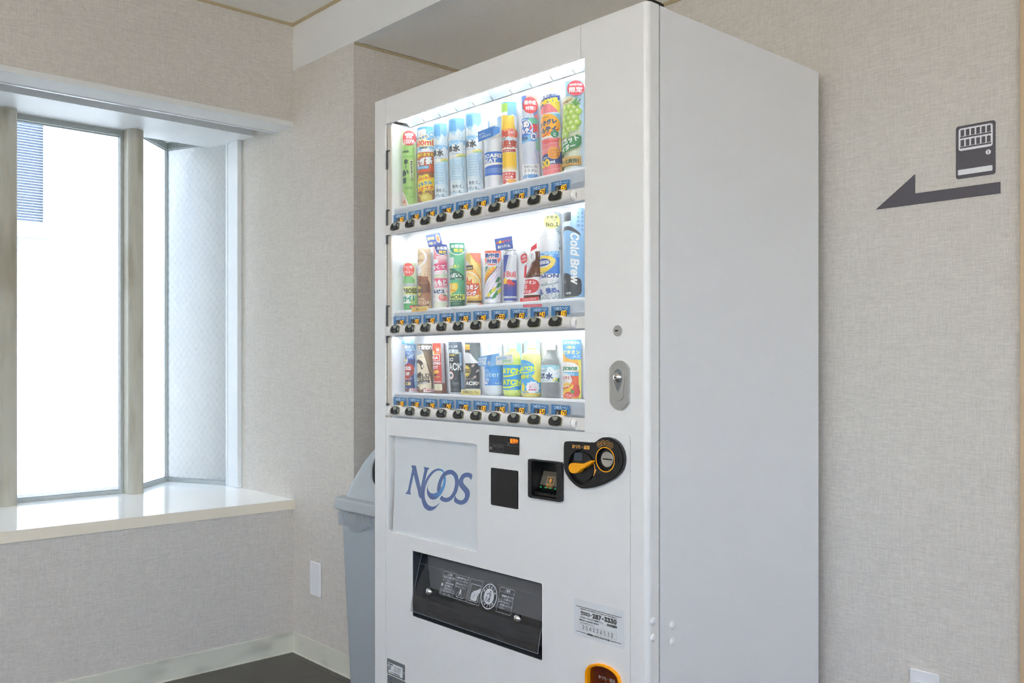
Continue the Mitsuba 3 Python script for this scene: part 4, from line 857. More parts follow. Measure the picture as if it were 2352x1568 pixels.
# ---- top row
a = Art(); H = 218
a.G(-40, 0, 40, H, '#e6f3c2', '#cfe79c'); a.P([(-40, 0), (-40, 60), (-30, 190), (-36, H), (-40, H)], '#c3e08c'); a.R(-26, 4, 28, 176, '#a6d571', 12); a.P([(-20, 176), (22, 176), (8, 205), (-10, 205)], '#f3f0cf'); a.R(-26, 142, 28, 144.5, '#74bf63'); a.R(-26, 36, 28, 38, '#86c661')
a.P([(29, 60), (40, 80), (40, 40)], '#b6dd86'); a.P([(29, 120), (40, 95), (40, 130)], '#d9efb4'); a.V('純国産茶葉使用', 34, 165, 4, 6, '#6f9a55', 0)
a.part = 'lettering'; a.T('伊藤園', 0, 157, 22, 6.5, '#3c6b34', 2); a.V('お〜い', 2, 136, 15, 15, '#1d3a35', 3); a.V('お茶', -6, 106, 19, 21, '#23473f', 4); a.R(13, 80, 23, 134, '#dcf1bd', 4); a.V('純国産茶葉100', 18, 131, 7, 7.3, '#2f4d38', 1)
a.T('Ocha', 8, 54, 22, 8, '#5c9c46', 0, latin=True); a.T('460ml', 17, 28, 14, 4, '#4d8a3d', 0, latin=True)
a.part = 'print'; a.P([(-40, 0), (-40, 52), (-22, 50), (-4, 36), (10, 0)], '#f6f3ea'); a.P([(-40, 0), (-40, 44), (-24, 44), (-6, 30), (6, 0)], '#e6d3b4'); a.T('新茶', -9, 14, 12, 9, '#d8483f', 2); a.R(-26, 0, 28, 4, '#c79c58')
badge(a, 13, 195, 21, '#e8565c', (('純国産', 10, 25, 8), ('茶葉', 2, 17, 7), ('100%', -10, 32, 13)))
card('tea_bottle_sample', 'pale green tea bottle sample with a round red badge, first in the top row', 'bottle', 0, .1030, .0248, S1, .218, -.040, a)
a = Art(); H = 213
a.G(-40, 90, 40, H, '#57b3e9', '#cfe9f8'); a.R(-40, 0, 40, 84, '#a9703f'); a.R(-40, 84, 40, 142, '#e8762f'); a.G(-40, 84, 40, 112, '#e8762f', '#dc5a22'); a.P([(-40, 142), (-20, 152), (0, 146), (14, 160), (26, 150), (40, 152), (40, 142)], '#f6fafc'); a.L([(-40, 84), (40, 86)], 1.5, '#5d3a22')
a.R(-12, 172, 16, 206, '#f4f5f6', 3); a.R(-26, 0, -22, 84, '#c08b55')
a.part = 'lettering'; a.T('伊藤園', 6, 154, 24, 5, '#3d4148', 2); a.T('健康ミネラル', 6, 135, 58, 11, '#ffe93b', 3, halo=('#a8461c', 1.2)); a.T('むぎ茶', 4, 116, 54, 22, W_, 4, rot=6, halo=('#9a3a18', 1.6)); a.R(-20, 95, 22, 104, '#6fb7e8', 4); a.T('カフェインゼロ', 1, 99.5, 34, 5, W_, 1)
a.T('たっぷり', 2, 183, 34, 9, '#3f74c2', 3, rot=5, halo=('#fff6c0', 2.4)); a.T('600ml', 6, 168, 58, 16, '#df4338', 2, halo=('#fff6c0', 3.2)); a.ring(30, 190, 10, 1.6, '#eaf5fc'); a.T('熱', 30, 190, 9, 9, '#eaf5fc', 2)
a.part = 'badge'; a.blob(6, 55, 34, 24, 9, '#ffe02e', 1, .10); a.T('かわいたら', 6, 69, 42, 9, '#e2702a', 3, rot=8); a.T('ミネラル', 8, 54, 42, 11, '#3b8fd6', 3, rot=10); a.T('ゴクゴク', 8, 40, 48, 12, '#df4a34', 3, rot=10)
a.part = 'print'; a.C(12, 15, 17, '#d9c650', 13); a.C(12, 27, 5, '#cbb440', 3.2); a.C(13, 31, 2.2, '#3a352c'); a.ring(16, 26, 13, 1.8, '#dccb62', 13); a.P([(-2, 14), (-14, 26), (-12, 29), (0, 22)], '#d9c650'); a.C(8, 17, 9, '#e7da7c', 6)
card('tea_bottle_sample', 'barley tea bottle sample with an orange band, second in the top row', 'bottle', 1, .1780, .0295, S1, .213, -.028, a)
def water_art(H):
    a = Art()
    a.G(-40, 120, 40, H, '#7cc3f2', '#c6e6f9'); a.G(-40, 0, 40, 120, '#c9e7f8', '#eaf6fc'); a.R(-14, 174, 13, 205, '#62b4ec', 3); a.R(-13, 164, 12, 174, '#a9d8f5')
    a.P([(-40, 150), (-30, 166), (-18, 158), (-6, 172), (8, 164), (18, 180), (28, 172), (40, 186), (40, 140), (-40, 140)], '#e9f5fb'); a.speck(-38, 142, 38, 176, 90, 1.6, '#c4e2f4', 4)
    a.P([(-40, 102), (-40, 146), (-6, 151), (40, 148), (40, 108)], '#8ecaf2'); a.P([(-40, 118), (-26, 132), (-14, 124), (2, 142), (12, 132), (24, 146), (40, 132), (40, 108), (-40, 102)], '#f1f8fc'); a.speck(-10, 120, 40, 146, 60, 1.8, W_, 8); a.P([(-40, 100), (40, 106), (40, 113), (-40, 110)], '#f3f5ee')
    for x, y in ((14, 108), (19, 111), (24, 110), (29, 112), (34, 110)): a.C(x, y, 2.4, '#f2e05a')
    a.P([(12, 104), (36, 106), (38, 108), (20, 108)], '#9ec86a')
    for y in range(44, 96, 7): a.R(-24, y, 22, y + 3.6, '#b6dcf4')
    a.L([(26, 100), (24, 84), (29, 70), (26, 54), (31, 40)], 1.2, '#8fc3e8'); a.P([(-40, 0), (-40, 14), (-20, 8), (-4, 14), (14, 7), (40, 13), (40, 0)], '#cfe8f7')
    a.part = 'lettering'; a.T('天然', -12, 128, 26, 16, '#20303c', 2, rot=4); a.T('水', 12, 128, 18, 19, '#1d2b36', 3, rot=2); a.T('Natural Mineral Water', 2, 115, 34, 3.4, '#7ea6c2', 0, latin=True); a.T('冷たく、', 12, 26, 32, 10, '#3d4f63', 1); a.T('澄んでいる。', 2, 12, 44, 9, '#5a6c80', 1)
    return a
for i, (u, aa, ln, lb) in enumerate(((.2495, .0215, -.035, 'leftmost of the three identical pale blue water bottle samples in the top row'), (.3200, .0270, -.053, 'middle one of the three identical pale blue water bottle samples in the top row'), (.3905, .0240, -.052, 'rightmost of the three pale blue water bottle samples, left of the white one'))):
    card('water_bottle_sample', lb, 'bottle', 2 + i, u, aa, S1, .209, ln, water_art(209), group='identical water bottle samples')
# white bottle with blue band
pr = [(0, .90), (3, .98), (6, 1), (60, 1), (92, 1), (128, 1), (137, .96), (143, .86), (149, .70), (155, .56), (160, .48), (163, .46), (164, .50), (186, .48), (187, .46)]
a = Art(); H = 187
a.G(-40, 34, 40, 94, '#1f74d6', '#2f6fd6'); a.R(-40, 57, 40, 66, W_); a.P([(-40, 57), (-20, 56), (6, 59), (40, 62), (40, 55), (-40, 50)], '#2f6fd6')
for i in range(5): a.R(-30, 40 + i * 2.6, 36, 41.1 + i * 2.6, '#8fb6ea')
a.part = 'lettering'; a.T('POCARI', 2, 83.5, 66, 10, W_, 3, latin=True); a.T('SWEAT', -6, 71.5, 58, 10, W_, 3, latin=True)
s, k = card('sports_drink_sample', 'white sports drink bottle sample with a deep blue band and a folded blue tag', 'bottle', 5, .4665, .0292, S1, .187, -.018, a, pr, body='milk_plastic')
add('cap', s.mesh(164, 186, .0004), 'cap_white', k, smooth=40)
b = Art(); b.G(0, 0, 60, 40, '#9fc4ea', '#cfe2f4'); b.speck(0, 0, 60, 40, 120, 1.4, '#6f9fd6', 2)
sign('backing_card', '', [(.4440, S1 + .118), (.4965, S1 + .118), (.4955, S1 + .186), (.4420, S1 + .180)], .054, b, 60, 40, parent=k)
b = Art(); b.R(0, 0, 60, 24, '#1f7fd6'); b.part = 'lettering'; b.T('水よりも、', 15, 16, 22, 5, W_, 1); b.T('ヒトの身体に近い水。', 28, 8, 44, 5.6, W_, 1)
sign('folded_tag', '', [(.4368, S1 + .1244), (.4967, S1 + .128), (.4992, S1 + .153), (.4349, S1 + .1504)], (.026, .024, .024, .026), b, 60, 24, parent=k)
b = Art(); b.R(0, 0, 24, 24, '#2f8fe0')
sign('tag_fold', '', [(.4967, S1 + .128), (.513, S1 + .136), (.513, S1 + .149), (.4992, S1 + .153)], (.024, .033, .033, .024), b, 24, 24, parent=k)
# orange
a = Art(); H = 209
a.G(-40, 0, 40, H, '#6cb9ee', '#eef7fb'); a.P([(10, 160), (24, 178), (40, 172), (40, 140), (10, 140)], '#f3f8fb'); a.R(-22, 184, 13, 206, '#aadc5f', 3); a.R(-20, 176, 12, 184, '#f5f8f2'); a.P(chaikin([(-34, 40), (-34, 146), (-22, 176), (14, 176), (32, 150), (34, 120), (28, 112), (34, 90), (34, 78), (28, 66), (33, 54), (32, 40)], 2), '#ffd21f'); a.R(-40, 40, 34, 78, '#ffcf1a'); a.G(-34, 130, 30, 174, '#ffdf55', '#ffcc14')
a.R(-40, 82, 36, 141, '#fdf6ea'); a.G(-40, 112, 36, 141, '#f2992e', '#fbeedd'); a.C(-6, 130, 9, '#d5382c'); a.C(8, 128, 8, '#c9402d'); a.C(34, 128, 8, '#e2562f'); a.P([(-40, 108), (-20, 122), (-4, 112), (12, 122), (36, 112), (36, 106), (-40, 102)], '#d9eaf2')
a.part = 'badge'; a.C(22, 131, 11, '#e4572c'); a.ring(22, 131, 9.6, .9, '#fff3e0'); a.T('540', 22, 132, 15, 7, W_, 2, latin=True); a.T('ml', 22, 126, 5, 3, W_, 0, latin=True)
a.part = 'lettering'; a.T('天然水', -6, 117, 28, 7, '#2c6b8e', 1); a.T('朝果実', 6, 103, 60, 20, '#bf4630', 3); a.R(-30, 83, 32, 90, '#b8392c'); a.T('果汁がこれ1本で！', 0, 86.5, 44, 4.5, W_, 1)
a.part = 'print'; a.R(-40, 0, 40, 40, '#fbfaf5'); a.G(-34, 36, 34, 48, '#ffcf1a', '#fdf3d0'); a.R(-36, 16, 30, 33, '#d93a2f', 2); a.T('分のビタミン', 2, 28, 48, 6.5, W_, 2); a.T('これ1本', 8, 20.5, 30, 6.5, W_, 2); a.ring(-4, 9, 36, .6, '#e59a6a', 6.5); a.C(-2, 9, 8.5, '#d9473c', 5.2); a.C(19, 9.5, 12, '#f2a02a', 5.2); a.T('クエン酸', -2, 9, 11, 3, W_, 0); a.T('カロテン', 19, 9.5, 15, 3, W_, 0)
card('juice_bottle_sample', 'yellow orange juice bottle sample with a green cap, seventh in the top row', 'bottle', 6, .5290, .0215, S1, .209, -.038, a)
# plum salt
a = Art(); H = 209
a.G(-40, 0, 40, H, '#5f86d2', '#dbe8f7'); a.P([(12, 185), (40, 185), (40, H), (8, H)], '#f3a7a0'); a.P([(18, 190), (40, 178), (40, 198)], '#f6e27a'); a.P([(28, 160), (40, 166), (40, 100), (32, 110)], '#f08a8f'); a.P([(30, 100), (40, 108), (40, 70), (30, 78)], '#8fd0b0'); a.R(-28, 168, -6, 205, '#eef2f8', 3); a.P(chaikin([(-34, 42), (-34, 160), (-22, 176), (14, 176), (30, 158), (30, 84), (24, 70), (29, 56), (28, 42)], 2), '#d3deee'); a.speck(-32, 44, 28, 170, 120, 1.1, '#b4c4dd', 5)
a.P([(-40, 96), (-40, 152), (34, 154), (34, 96)], '#2f7fd8'); a.C(24, 146, 15, '#6cc3a4', 8); a.C(26, 128, 11, '#e84f56'); a.P([(-40, 96), (-6, 92), (22, 98), (34, 96), (34, 120), (14, 112)], '#7fc2ee'); a.L(chaikin([(-40, 132), (-12, 150), (14, 148), (24, 128), (20, 112)], 2), 3.2, '#eaf3fb')
a.part = 'lettering'; a.T('うめ', -2, 138, 32, 17, W_, 4, rot=4, halo=('#1c56b0', 1.4)); a.T('ソルティ', 2, 121, 46, 14, W_, 4, rot=6, halo=('#1c56b0', 1.3)); a.T('天然水', -4, 104, 30, 10, '#1e3f86', 2)
a.put(Polygon([(25 + 9 * math.cos(math.radians(60 * i + 30)), 108 + 10 * math.sin(math.radians(60 * i + 30))) for i in range(6)]), W_); a.put(Polygon([(25 + 9 * math.cos(math.radians(60 * i + 30)), 108 + 10 * math.sin(math.radians(60 * i + 30))) for i in range(6)]).exterior.buffer(.5), '#2f62b8'); a.T('塩', 25, 108, 9.5, 10, '#2456ae', 2)
a.P(chaikin([(-40, 0), (-40, 36), (-10, 42), (20, 39), (40, 43), (40, 0)], 1), '#f4f8fb'); a.T('かわいた', 14, 34, 36, 7, '#46596f', 1); a.T('カラダに', 14, 24, 36, 7, '#46596f', 1); a.T('水分補給', 6, 10.5, 54, 11, '#5a9ad6', 3)
badge(a, 19, 184, 20, '#e84650', (('熱中症', 7, 30, 11), ('対策！', -7, 25, 10)))
card('soft_drink_sample', 'clear plum drink bottle sample with a blue label and a red badge on top', 'bottle', 7, .6035, .0230, S1, .209, -.050, a)
# pink grapefruit
a = Art(); H = 209
a.R(-40, 0, 40, H, '#ffe24f'); a.R(-24, 168, 16, H, '#f1f3f6'); a.P([(-36, 0), (-36, 150), (-22, 172), (16, 172), (32, 158), (36, 148), (32, 140), (36, 88), (32, 80), (36, 66), (36, 0)], '#f0848a'); a.G(-36, 58, 34, 86, '#ea5a60', '#f49ca0')
for y in (16, 28, 66, 78): a.L([(-36, y), (0, y - 3), (36, y + 2)], 1.6, '#f7b3b6')
a.speck(-30, 4, 34, 160, 60, 1.0, '#fbd0d2', 3)
a.P([(-40, 88), (-40, 146), (0, 150), (40, 153), (40, 92)], '#d8ecf8'); a.G(-40, 120, 40, 148, '#7cc4ee', '#d8ecf8'); a.C(6, 121, 33, '#ffb326', 28); a.L([(-30, 94), (0, 98), (34, 112)], 2.4, '#e2483f'); a.P([(-40, 88), (36, 92), (36, 98), (-10, 94), (-40, 96)], '#f7f4ee')
a.part = 'lettering'; a.T('天然水', 2, 141, 22, 4.5, '#4a7d3e', 0); a.T('ピンクグレ', 0, 127, 60, 13, '#173f80', 4, rot=9); a.T('ソルティ', 2, 110, 54, 14, '#173f80', 4, rot=9)
a.P([(-40, 148), (-40, 196), (0, 205), (40, 209), (40, 180), (0, 172)], W_); a.P([(-40, 152), (-40, 174), (0, 186), (40, 194), (40, 182), (0, 172)], '#22489a'); a.T('塩分・水分補給!!', 4, 190, 62, 8, '#22489a', 1, rot=8); a.T('熱中症対策', 4, 178, 62, 12, '#ffe02e', 4, rot=9)
a.part = 'badge'; a.C(24, 100, 9, '#1f8a6e'); a.T('ビタミン', 24, 104, 10, 2.5, '#d9f0e8', 0); a.T('C', 24, 98, 6, 7, W_, 2, latin=True); a.P([(-40, 16), (-40, 40), (-4, 52), (40, 58), (40, 30), (0, 26)], '#22408c'); a.T('たっぷり飲める', -8, 43, 38, 5, W_, 1, rot=8); a.T('600', -8, 30, 38, 18, '#ffe02e', 4, rot=9, latin=True); a.T('ml', 17, 33, 13, 8, W_, 2, rot=9, latin=True); a.C(21, 54, 14.5, '#f2a536'); a.T('ピンク', 21, 60, 15, 5.5, '#b8372f', 1); a.T('グレープ', 21, 53.5, 21, 5.5, '#b8372f', 1); a.T('フルーツ味', 21, 47, 22, 5.5, '#b8372f', 1)
card('soft_drink_sample', 'pink grapefruit bottle sample with a navy banner, second from right in the top row', 'bottle', 8, .6755, .0270, S1, .209, -.050, a)
# muscat
a = Art(); H = 212
a.G(-40, 0, 40, H, '#a9daf2', '#e6f3f8'); a.speck(-38, 90, 40, 208, 40, 1.4, '#d4edf9', 6); a.R(-30, 176, -4, 209, '#f2f5f4', 4); a.P(chaikin([(-36, 4), (-36, 150), (-24, 176), (10, 176), (28, 160), (30, 140), (28, 10)], 2), '#e6eed8'); a.G(-36, 60, 29, 158, '#cfe6b0', '#eef3e4')
a.P([(-28, 156), (0, 160), (12, 164), (14, 172), (4, 168), (-28, 165)], '#d6bf82'); a.T('元気の果実', -8, 163, 22, 5, '#7a5a2c', 1)
rg_ = np.random.RandomState(5)
for i, (x, y) in enumerate([(-22, 146), (-8, 150), (6, 150), (18, 146), (-16, 134), (-2, 137), (12, 136), (25, 138), (-24, 122), (-9, 122), (5, 123), (18, 124), (-18, 109), (-3, 109), (11, 111), (23, 112), (-24, 97), (-10, 96), (5, 97), (16, 99), (-16, 85), (-2, 86)]):
    r = 7.6 + rg_.rand(); a.C(x, y, r, '#8fbf3f'); a.C(x - .4, y + .5, r * .86, '#b5da58'); a.C(x - 2, y + 2.2, r * .45, '#d6ec94'); a.C(x - 2.6, y + 3, r * .16, W_)
a.L([(20, 152), (30, 166)], 1.6, '#4d5a33'); a.P([(12, 158), (24, 170), (22, 158), (30, 156), (20, 150)], '#5aa04a'); a.speck(-34, 70, 26, 96, 130, 1.0, '#e9f3d8', 9)
a.P(chaikin([(-40, 38), (-40, 62), (-10, 72), (30, 86), (30, 56), (0, 46)], 1), '#2a8a4e'); a.L([(-40, 63), (-10, 73), (30, 87)], 1, '#d9c483'); a.L([(-40, 37), (0, 45), (30, 55)], 1, '#d9c483'); a.G(-40, 13, 29, 34, '#dcb768', '#c99a48')
a.part = 'lettering'; a.T('マスカット', -3, 70, 56, 14, W_, 3, rot=13); a.T('サイダー', -5, 54, 48, 13, W_, 3, rot=13); a.T('SUNTORY', -6, 38.5, 22, 3.2, '#3f8052', 0, latin=True); a.T('ゴクッと爽快！', -3, 23.5, 56, 11, '#2d5136', 3)
badge(a, 21, 191, 17.5, '#e2455a', (('自動販売機', 8, 24, 5), ('限定', -3.5, 26, 13)), ring='#ec7d8c')
card('soft_drink_sample', 'green muscat soda bottle sample with a bunch of grapes, rightmost in the top row', 'bottle', 9, .7505, .0290, S1, .211, -.022, a)

# ---- middle row
a = Art(); H = 136
a.G(-40, 0, 40, H, '#eef6dc', '#c8e8a8'); a.P([(-40, 110), (-16, 110), (-20, H), (-40, H)], '#3d5a78'); a.P(chaikin([(-30, 76), (-30, 92), (-14, 99), (14, 99), (28, 88), (28, 76)], 2), '#83c97e'); a.R(-36, 68, 30, 77, '#cdd6d2', 2); a.T('リフレッシュ', -2, 72.5, 40, 4.5, '#55605f', 0); a.R(-40, 46, 36, 66, '#e4ec7e'); a.R(-40, 20, 40, 45, '#f4f9f1'); a.R(-40, 0, 40, 20, '#57b06a'); a.R(10, 5, 40, 14, '#dd5a50'); a.T('アミノ酸', 24, 9.5, 20, 4.5, W_, 1)
rg_ = np.random.RandomState(2)
for x, y in ((16, 28), (23, 31), (29, 27), (19, 21), (26, 20), (33, 33), (34, 21), (30, 38)): a.C(x, y, 4.6, '#9fd26a'); a.C(x - 1, y + 1, 2.2, '#c8e89a')
a.part = 'lettering'; a.T('BOSS', 16, 56, 34, 14, '#23261f', 2, latin=True); a.C(-10, 56, 8, W_); a.C(-9, 57, 6, '#2c2f2a'); a.C(-10.5, 55, 4.6, '#f0f0ea'); a.T('キウイ！', -2, 33, 52, 17, '#2aa58a', 4, rot=5)
badge(a, 8, 116, 18.5, '#ee5a50', (('クエン酸', 7, 27, 8), ('・', 0, 3, 2.5), ('ビタミン', -7.5, 28, 7.5)))
card('vitamin_drink_sample', 'small green drink sample with a round orange-red badge, first in the middle row', 'bottle', 0, .1060, .0215, S2, .136, -.040, a)
a = Art(); H = 168
a.G(-40, 0, 40, H, '#efdcbc', '#dcc195'); a.C(-2, 142, 24, W_, 22); a.C(-7, 142, 22, '#ead4ac', 21); a.part = 'lettering'; a.T('生クリーム', -6, 152, 28, 7, '#8a5a36', 1, rot=3); a.T('×', -6, 143, 4, 4, '#8a5a36', 0); a.T('贅沢カカオ', -6, 134, 30, 8, '#9a4f38', 1, rot=3); a.part = 'print'
a.put(rrect(14, 95, 30, 112, 1).exterior.buffer(.4), '#a98454'); a.L([(14, 95), (11, 88)], .8, '#a98454'); a.L([(30, 95), (33, 88)], .8, '#a98454'); a.T('ミルク', 22, 104, 9, 8, '#a98454', 0)
a.R(-20, 100, 4, 120, '#f4f3ef', 2); a.R(-18, 92, 2, 100, '#e9e4da'); a.P(chaikin([(-36, 2), (-36, 70), (-24, 90), (4, 92), (24, 82), (32, 66), (32, 2)], 2), '#7b4a30'); a.G(-30, 74, 24, 90, '#a56a44', '#7b4a30'); a.P(chaikin([(-36, 10), (-36, 34), (-10, 34), (12, 44), (32, 46), (32, 10)], 2), '#b07a52'); a.C(-6, 50, 12, '#2c1d16', 17); a.C(-6, 50, 10.4, '#d8b95c', 15); a.R(-16, 45, 4, 55, '#2c1d16'); a.T("TULLY'S", -6, 50, 17, 6, '#d8b95c', 1, latin=True)
for y in (74, 70): a.R(-4, y, 24, y + 1, '#c79a6e')
a.part = 'lettering'; a.T('Creamy', -4, 27, 34, 7, '#f4e5c4', 1, latin=True); a.T('COCOA', 2, 17, 52, 9.5, '#f6ead0', 1, latin=True); a.T('ミルクココア', 2, 9, 36, 3.5, '#ecd9b8', 0); a.V('まろやか濃厚', 27, 40, 4, 5, '#eadbbf', 0)
card('cocoa_bottle_sample', 'brown cocoa bottle sample on a beige card, second in the middle row', 'bottle', 1, .1745, .0205, S2 + .002, .168, -.018, a)
b = Art(); b.G(0, 0, 74, 13, '#f4dc84', '#f0b93e'); b.T('ご褒美ココア', 37, 6.5, 56, 8, '#9a7a3a', 1)
sign('shelf_tag', 'small yellow shelf tag below the brown cocoa sample', [(.1582, S2 - .0075), (.2301, S2 - .0065), (.2334, S2 + .0068), (.1596, S2 + .0066)], .0180, b, 74, 13)
a = Art(); H = 174
a.G(-40, 96, 40, H, '#f4a9b6', '#ee6f92'); a.G(-30, 136, -2, 170, '#f6b9b9', '#f29aa2'); a.G(0, 124, 40, 142, '#fbe3e9', '#ee6f92'); a.R(-24, 112, 8, 134, '#f6f7f8', 2); a.P([(-40, 96), (-40, 116), (0, 122), (40, 126), (40, 96)], '#e8578a'); a.R(-40, 0, 40, 98, '#f7f4f2'); a.R(-40, 82, 40, 94, '#e6e7d2'); a.R(-40, 55, 40, 82, '#e85f88'); a.G(-40, 55, 40, 66, '#e85f88', '#f6c9d4'); a.R(-40, 0, 40, 17, '#e9ebd8'); a.P([(28, 0), (40, 0), (40, 14)], '#c9487c')
a.C(21, 29, 14, '#f28c8c', 9.5); a.C(18, 31, 8, '#f8b0a8', 5); a.P([(19, 38), (30, 37), (36, 34), (27, 34)], '#4f9a6a'); a.C(34, 46, 3.4, '#f0a0b0', 2.4); a.C(34, 21, 3.6, '#ee8ca0', 2.4); a.C(-8, 33, 2.6, '#e05a78', 2.4)
a.part = 'lettering'; a.T('濃くて', 6, 112, 48, 12, W_, 3, rot=4, halo=('#d23a70', 1)); a.P([(-30, 90), (34, 95), (34, 105), (-30, 100)], W_); a.T('甘ずっぱい', 4, 97.5, 50, 8, '#f0b6c6', 2, rot=4); a.T('熟ももと', 4, 69, 56, 18, W_, 4, rot=5); a.T('カルピス', 0, 46, 52, 11, '#25417e', 4); a.T('果汁7%', -10, 18.5, 16, 3.4, '#d98ca0', 0)
a.part = 'badge'; a.put(Polygon([(-2, H), (40, H), (40, 143)] + [(20 + 24 * math.cos(math.radians(t)), H - 6 + 25 * math.sin(math.radians(t))) for t in range(300, 179, -12)]).buffer(0), W_); a.put(Polygon([(0, H), (40, H), (40, 145)] + [(20 + 22 * math.cos(math.radians(t)), H - 6 + 23 * math.sin(math.radians(t))) for t in range(300, 179, -12)]).buffer(0), '#2a3f96'); a.T('自販機', 20, 164, 30, 9.5, W_, 2); a.T('限定', 22, 153, 23, 9.5, '#ffe45a', 2)
card('soft_drink_sample', 'pink peach drink bottle sample with a navy corner badge, middle row', 'bottle', 2, .2475, .0195, S2, .174, -.026, a)
b = Art(); b.R(0, 0, 64, 36, '#3d56ae'); b.T('熱中症', 20, 24, 32, 10, '#fff08a', 3, halo=('#2a3a86', .8)); b.T('対策にも！', 22, 10, 34, 9, '#fff8cc', 2, halo=('#2a3a86', .6))
b.put(Polygon([(51 + (12 if i % 2 == 0 else 8) * math.cos(math.radians(15 * i)), 20 + (15 if i % 2 == 0 else 10) * math.sin(math.radians(15 * i))) for i in range(24)]), '#fbe6c4'); b.C(51, 20, 6.6, '#f0824e', 8.4)
sign('pop_card', 'small tilted blue card with an orange sun above the cocoa and peach samples', [(.2219, 1.3968), (.2828, 1.3982), (.2694, 1.4326), (.2071, 1.4316)], .030, b, 64, 36)
a = Art(); H = 171
a.G(-40, 0, 40, H, '#6cc79a', '#4fae7c'); a.P([(-40, 130), (-14, 148), (-14, H), (-40, H)], '#d9e49a'); a.speck(-30, 20, 36, 150, 160, .9, '#a9e0c0', 3); a.R(-26, 112, 6, 133, '#eef1f3', 3); a.R(-24, 104, 4, 112, '#dfe6e6'); a.P(chaikin([(-36, 2), (-36, 90), (-20, 104), (2, 104), (28, 90), (34, 76), (34, 2)], 2), '#5cb88a'); a.P([(-40, 74), (-40, 92), (-16, 102), (6, 102), (34, 84), (34, 72)], '#1f6e58'); a.speck(-32, 22, 30, 74, 140, .8, '#9edcbc', 7)
a.P(chaikin([(-22, 62), (16, 66), (18, 52), (10, 40), (-10, 34), (-24, 40)], 2), '#f6d63a'); a.P(chaikin([(-14, 60), (8, 62), (10, 52), (0, 46), (-12, 50)], 2), '#ffe98a'); a.L([(-6, 64), (-4, 48)], 3, '#f09a3a'); a.L([(-4, 48), (-16, 38)], 3, '#f09a3a'); a.L([(-4, 48), (10, 42)], 3, '#f09a3a')
a.R(-40, 20, 38, 34, '#eaf07c'); a.R(-40, 0, 36, 20, '#20604a')
a.part = 'lettering'; a.T('ブランド史上', -2, 107, 50, 8, '#f2ea5a', 2, rot=8); a.T('こんなに', -14, 95, 26, 6, W_, 1, rot=6); a.T('すっぱい。', 0, 84, 54, 12, W_, 3, rot=4); a.T('Asahi', 18, 75, 20, 4.4, '#e4f3ea', 1, latin=True, skew=8); a.T('LEMON', 1, 27, 56, 10, '#1f5a3a', 2, latin=True); a.T('果糖1000mgビタミンC', 0, 16, 52, 5, '#d9ecc0', 1); a.T('レモン果汁飲料', 0, 9, 40, 3, '#a8d0b4', 0)
a.part = 'badge'; a.put(Polygon([(-14, H), (40, H), (40, 140)] + [(16 + 30 * math.cos(math.radians(t)), H - 2 + 31 * math.sin(math.radians(t))) for t in range(320, 179, -10)]).buffer(0), W_); a.put(Polygon([(-11, H), (40, H), (40, 143)] + [(16 + 27 * math.cos(math.radians(t)), H - 2 + 28.5 * math.sin(math.radians(t))) for t in range(320, 179, -10)]).buffer(0), '#2f9a7c'); a.T('自販機', 16, 162, 36, 9.5, W_, 2); a.T('限定', 20, 151, 26, 9.5, '#ffd83a', 2)
card('soft_drink_sample', 'green lemon soda bottle sample with a teal corner badge, middle row', 'bottle', 3, .3190, .0225, S2, .171, -.020, a)
a = Art(); H = 138
a.G(-40, 0, 40, H, '#f6c65c', '#f3a848'); a.P([(6, H), (40, H), (40, 108), (22, 116)], '#f08a72'); a.P([(8, 128), (26, 110), (40, 84), (40, 70), (20, 96), (4, 118)], '#fbe08a'); a.R(-34, 112, 8, 137, '#d9c06a', 4); a.R(-30, 108, 4, 113, '#b89a48'); a.P([(-12, 106), (-2, 120), (6, 106)], '#e9e9e6'); a.R(-36, 94, 14, 106, '#3a2a22'); a.P([(-34, 98), (-24, 130), (-10, 132), (-14, 124), (-20, 122), (-22, 98)], '#c8352e')
a.T('1', -22, 112, 8, 22, W_, 3, latin=True); a.C(-2, 50, 39, '#f3b04a', 43); a.C(-2, 50, 37, '#fdf3d8', 41); a.C(-2, 49, 35, '#f7d27c', 38); a.C(-6, 60, 22, '#fbe6a8', 20); a.P(chaikin([(-30, 56), (-20, 76), (-14, 62), (-4, 80), (0, 62), (12, 72), (10, 58), (26, 60), (20, 40), (-30, 40)], 2), '#e2562e'); a.P([(-36, 22), (34, 30), (30, 60), (-36, 56)], '#e87a34')
a.R(-40, 8, 38, 15, '#e2b83a'); a.R(-40, 15, 38, 20, '#d9a92e'); a.R(-10, 8, 38, 14, '#4a3a2c'); a.R(-40, 0, 40, 7, '#d5d7d8'); a.P([(18, 0), (40, 0), (40, 9)], '#ee7a6a')
a.part = 'lettering'; a.T('Asahi', 0, 99, 24, 5, '#e8d9a0', 2, latin=True, skew=8); a.T('ドデカミン', -2, 49, 60, 15, W_, 4, halo=('#c03a22', 1.8)); a.T('ストロング', -4, 33, 52, 13, W_, 4, halo=('#c03a22', 1.8)); a.T('STRONG', -10, 61, 34, 4, '#f6d64a', 1, latin=True); a.T('炭酸飲料', -20, 11.5, 16, 4, '#f6e6b0', 0)
card('energy_drink_sample', 'orange and yellow energy drink sample with white outlined lettering, middle row', 'bottle', 4, .3885, .0222, S2, .138, -.040, a)
pr = [(0, .92), (2.5, .97), (5, 1), (125, 1), (129, .97), (132, .93), (134, .93), (135, .96), (136, .94)]
a = Art(); H = 136
a.R(-40, 6, 40, 124, '#f5f6f7'); a.P([(-40, 92), (-22, 108), (-16, 98), (-18, 88), (-40, 78)], '#4f7fc2')
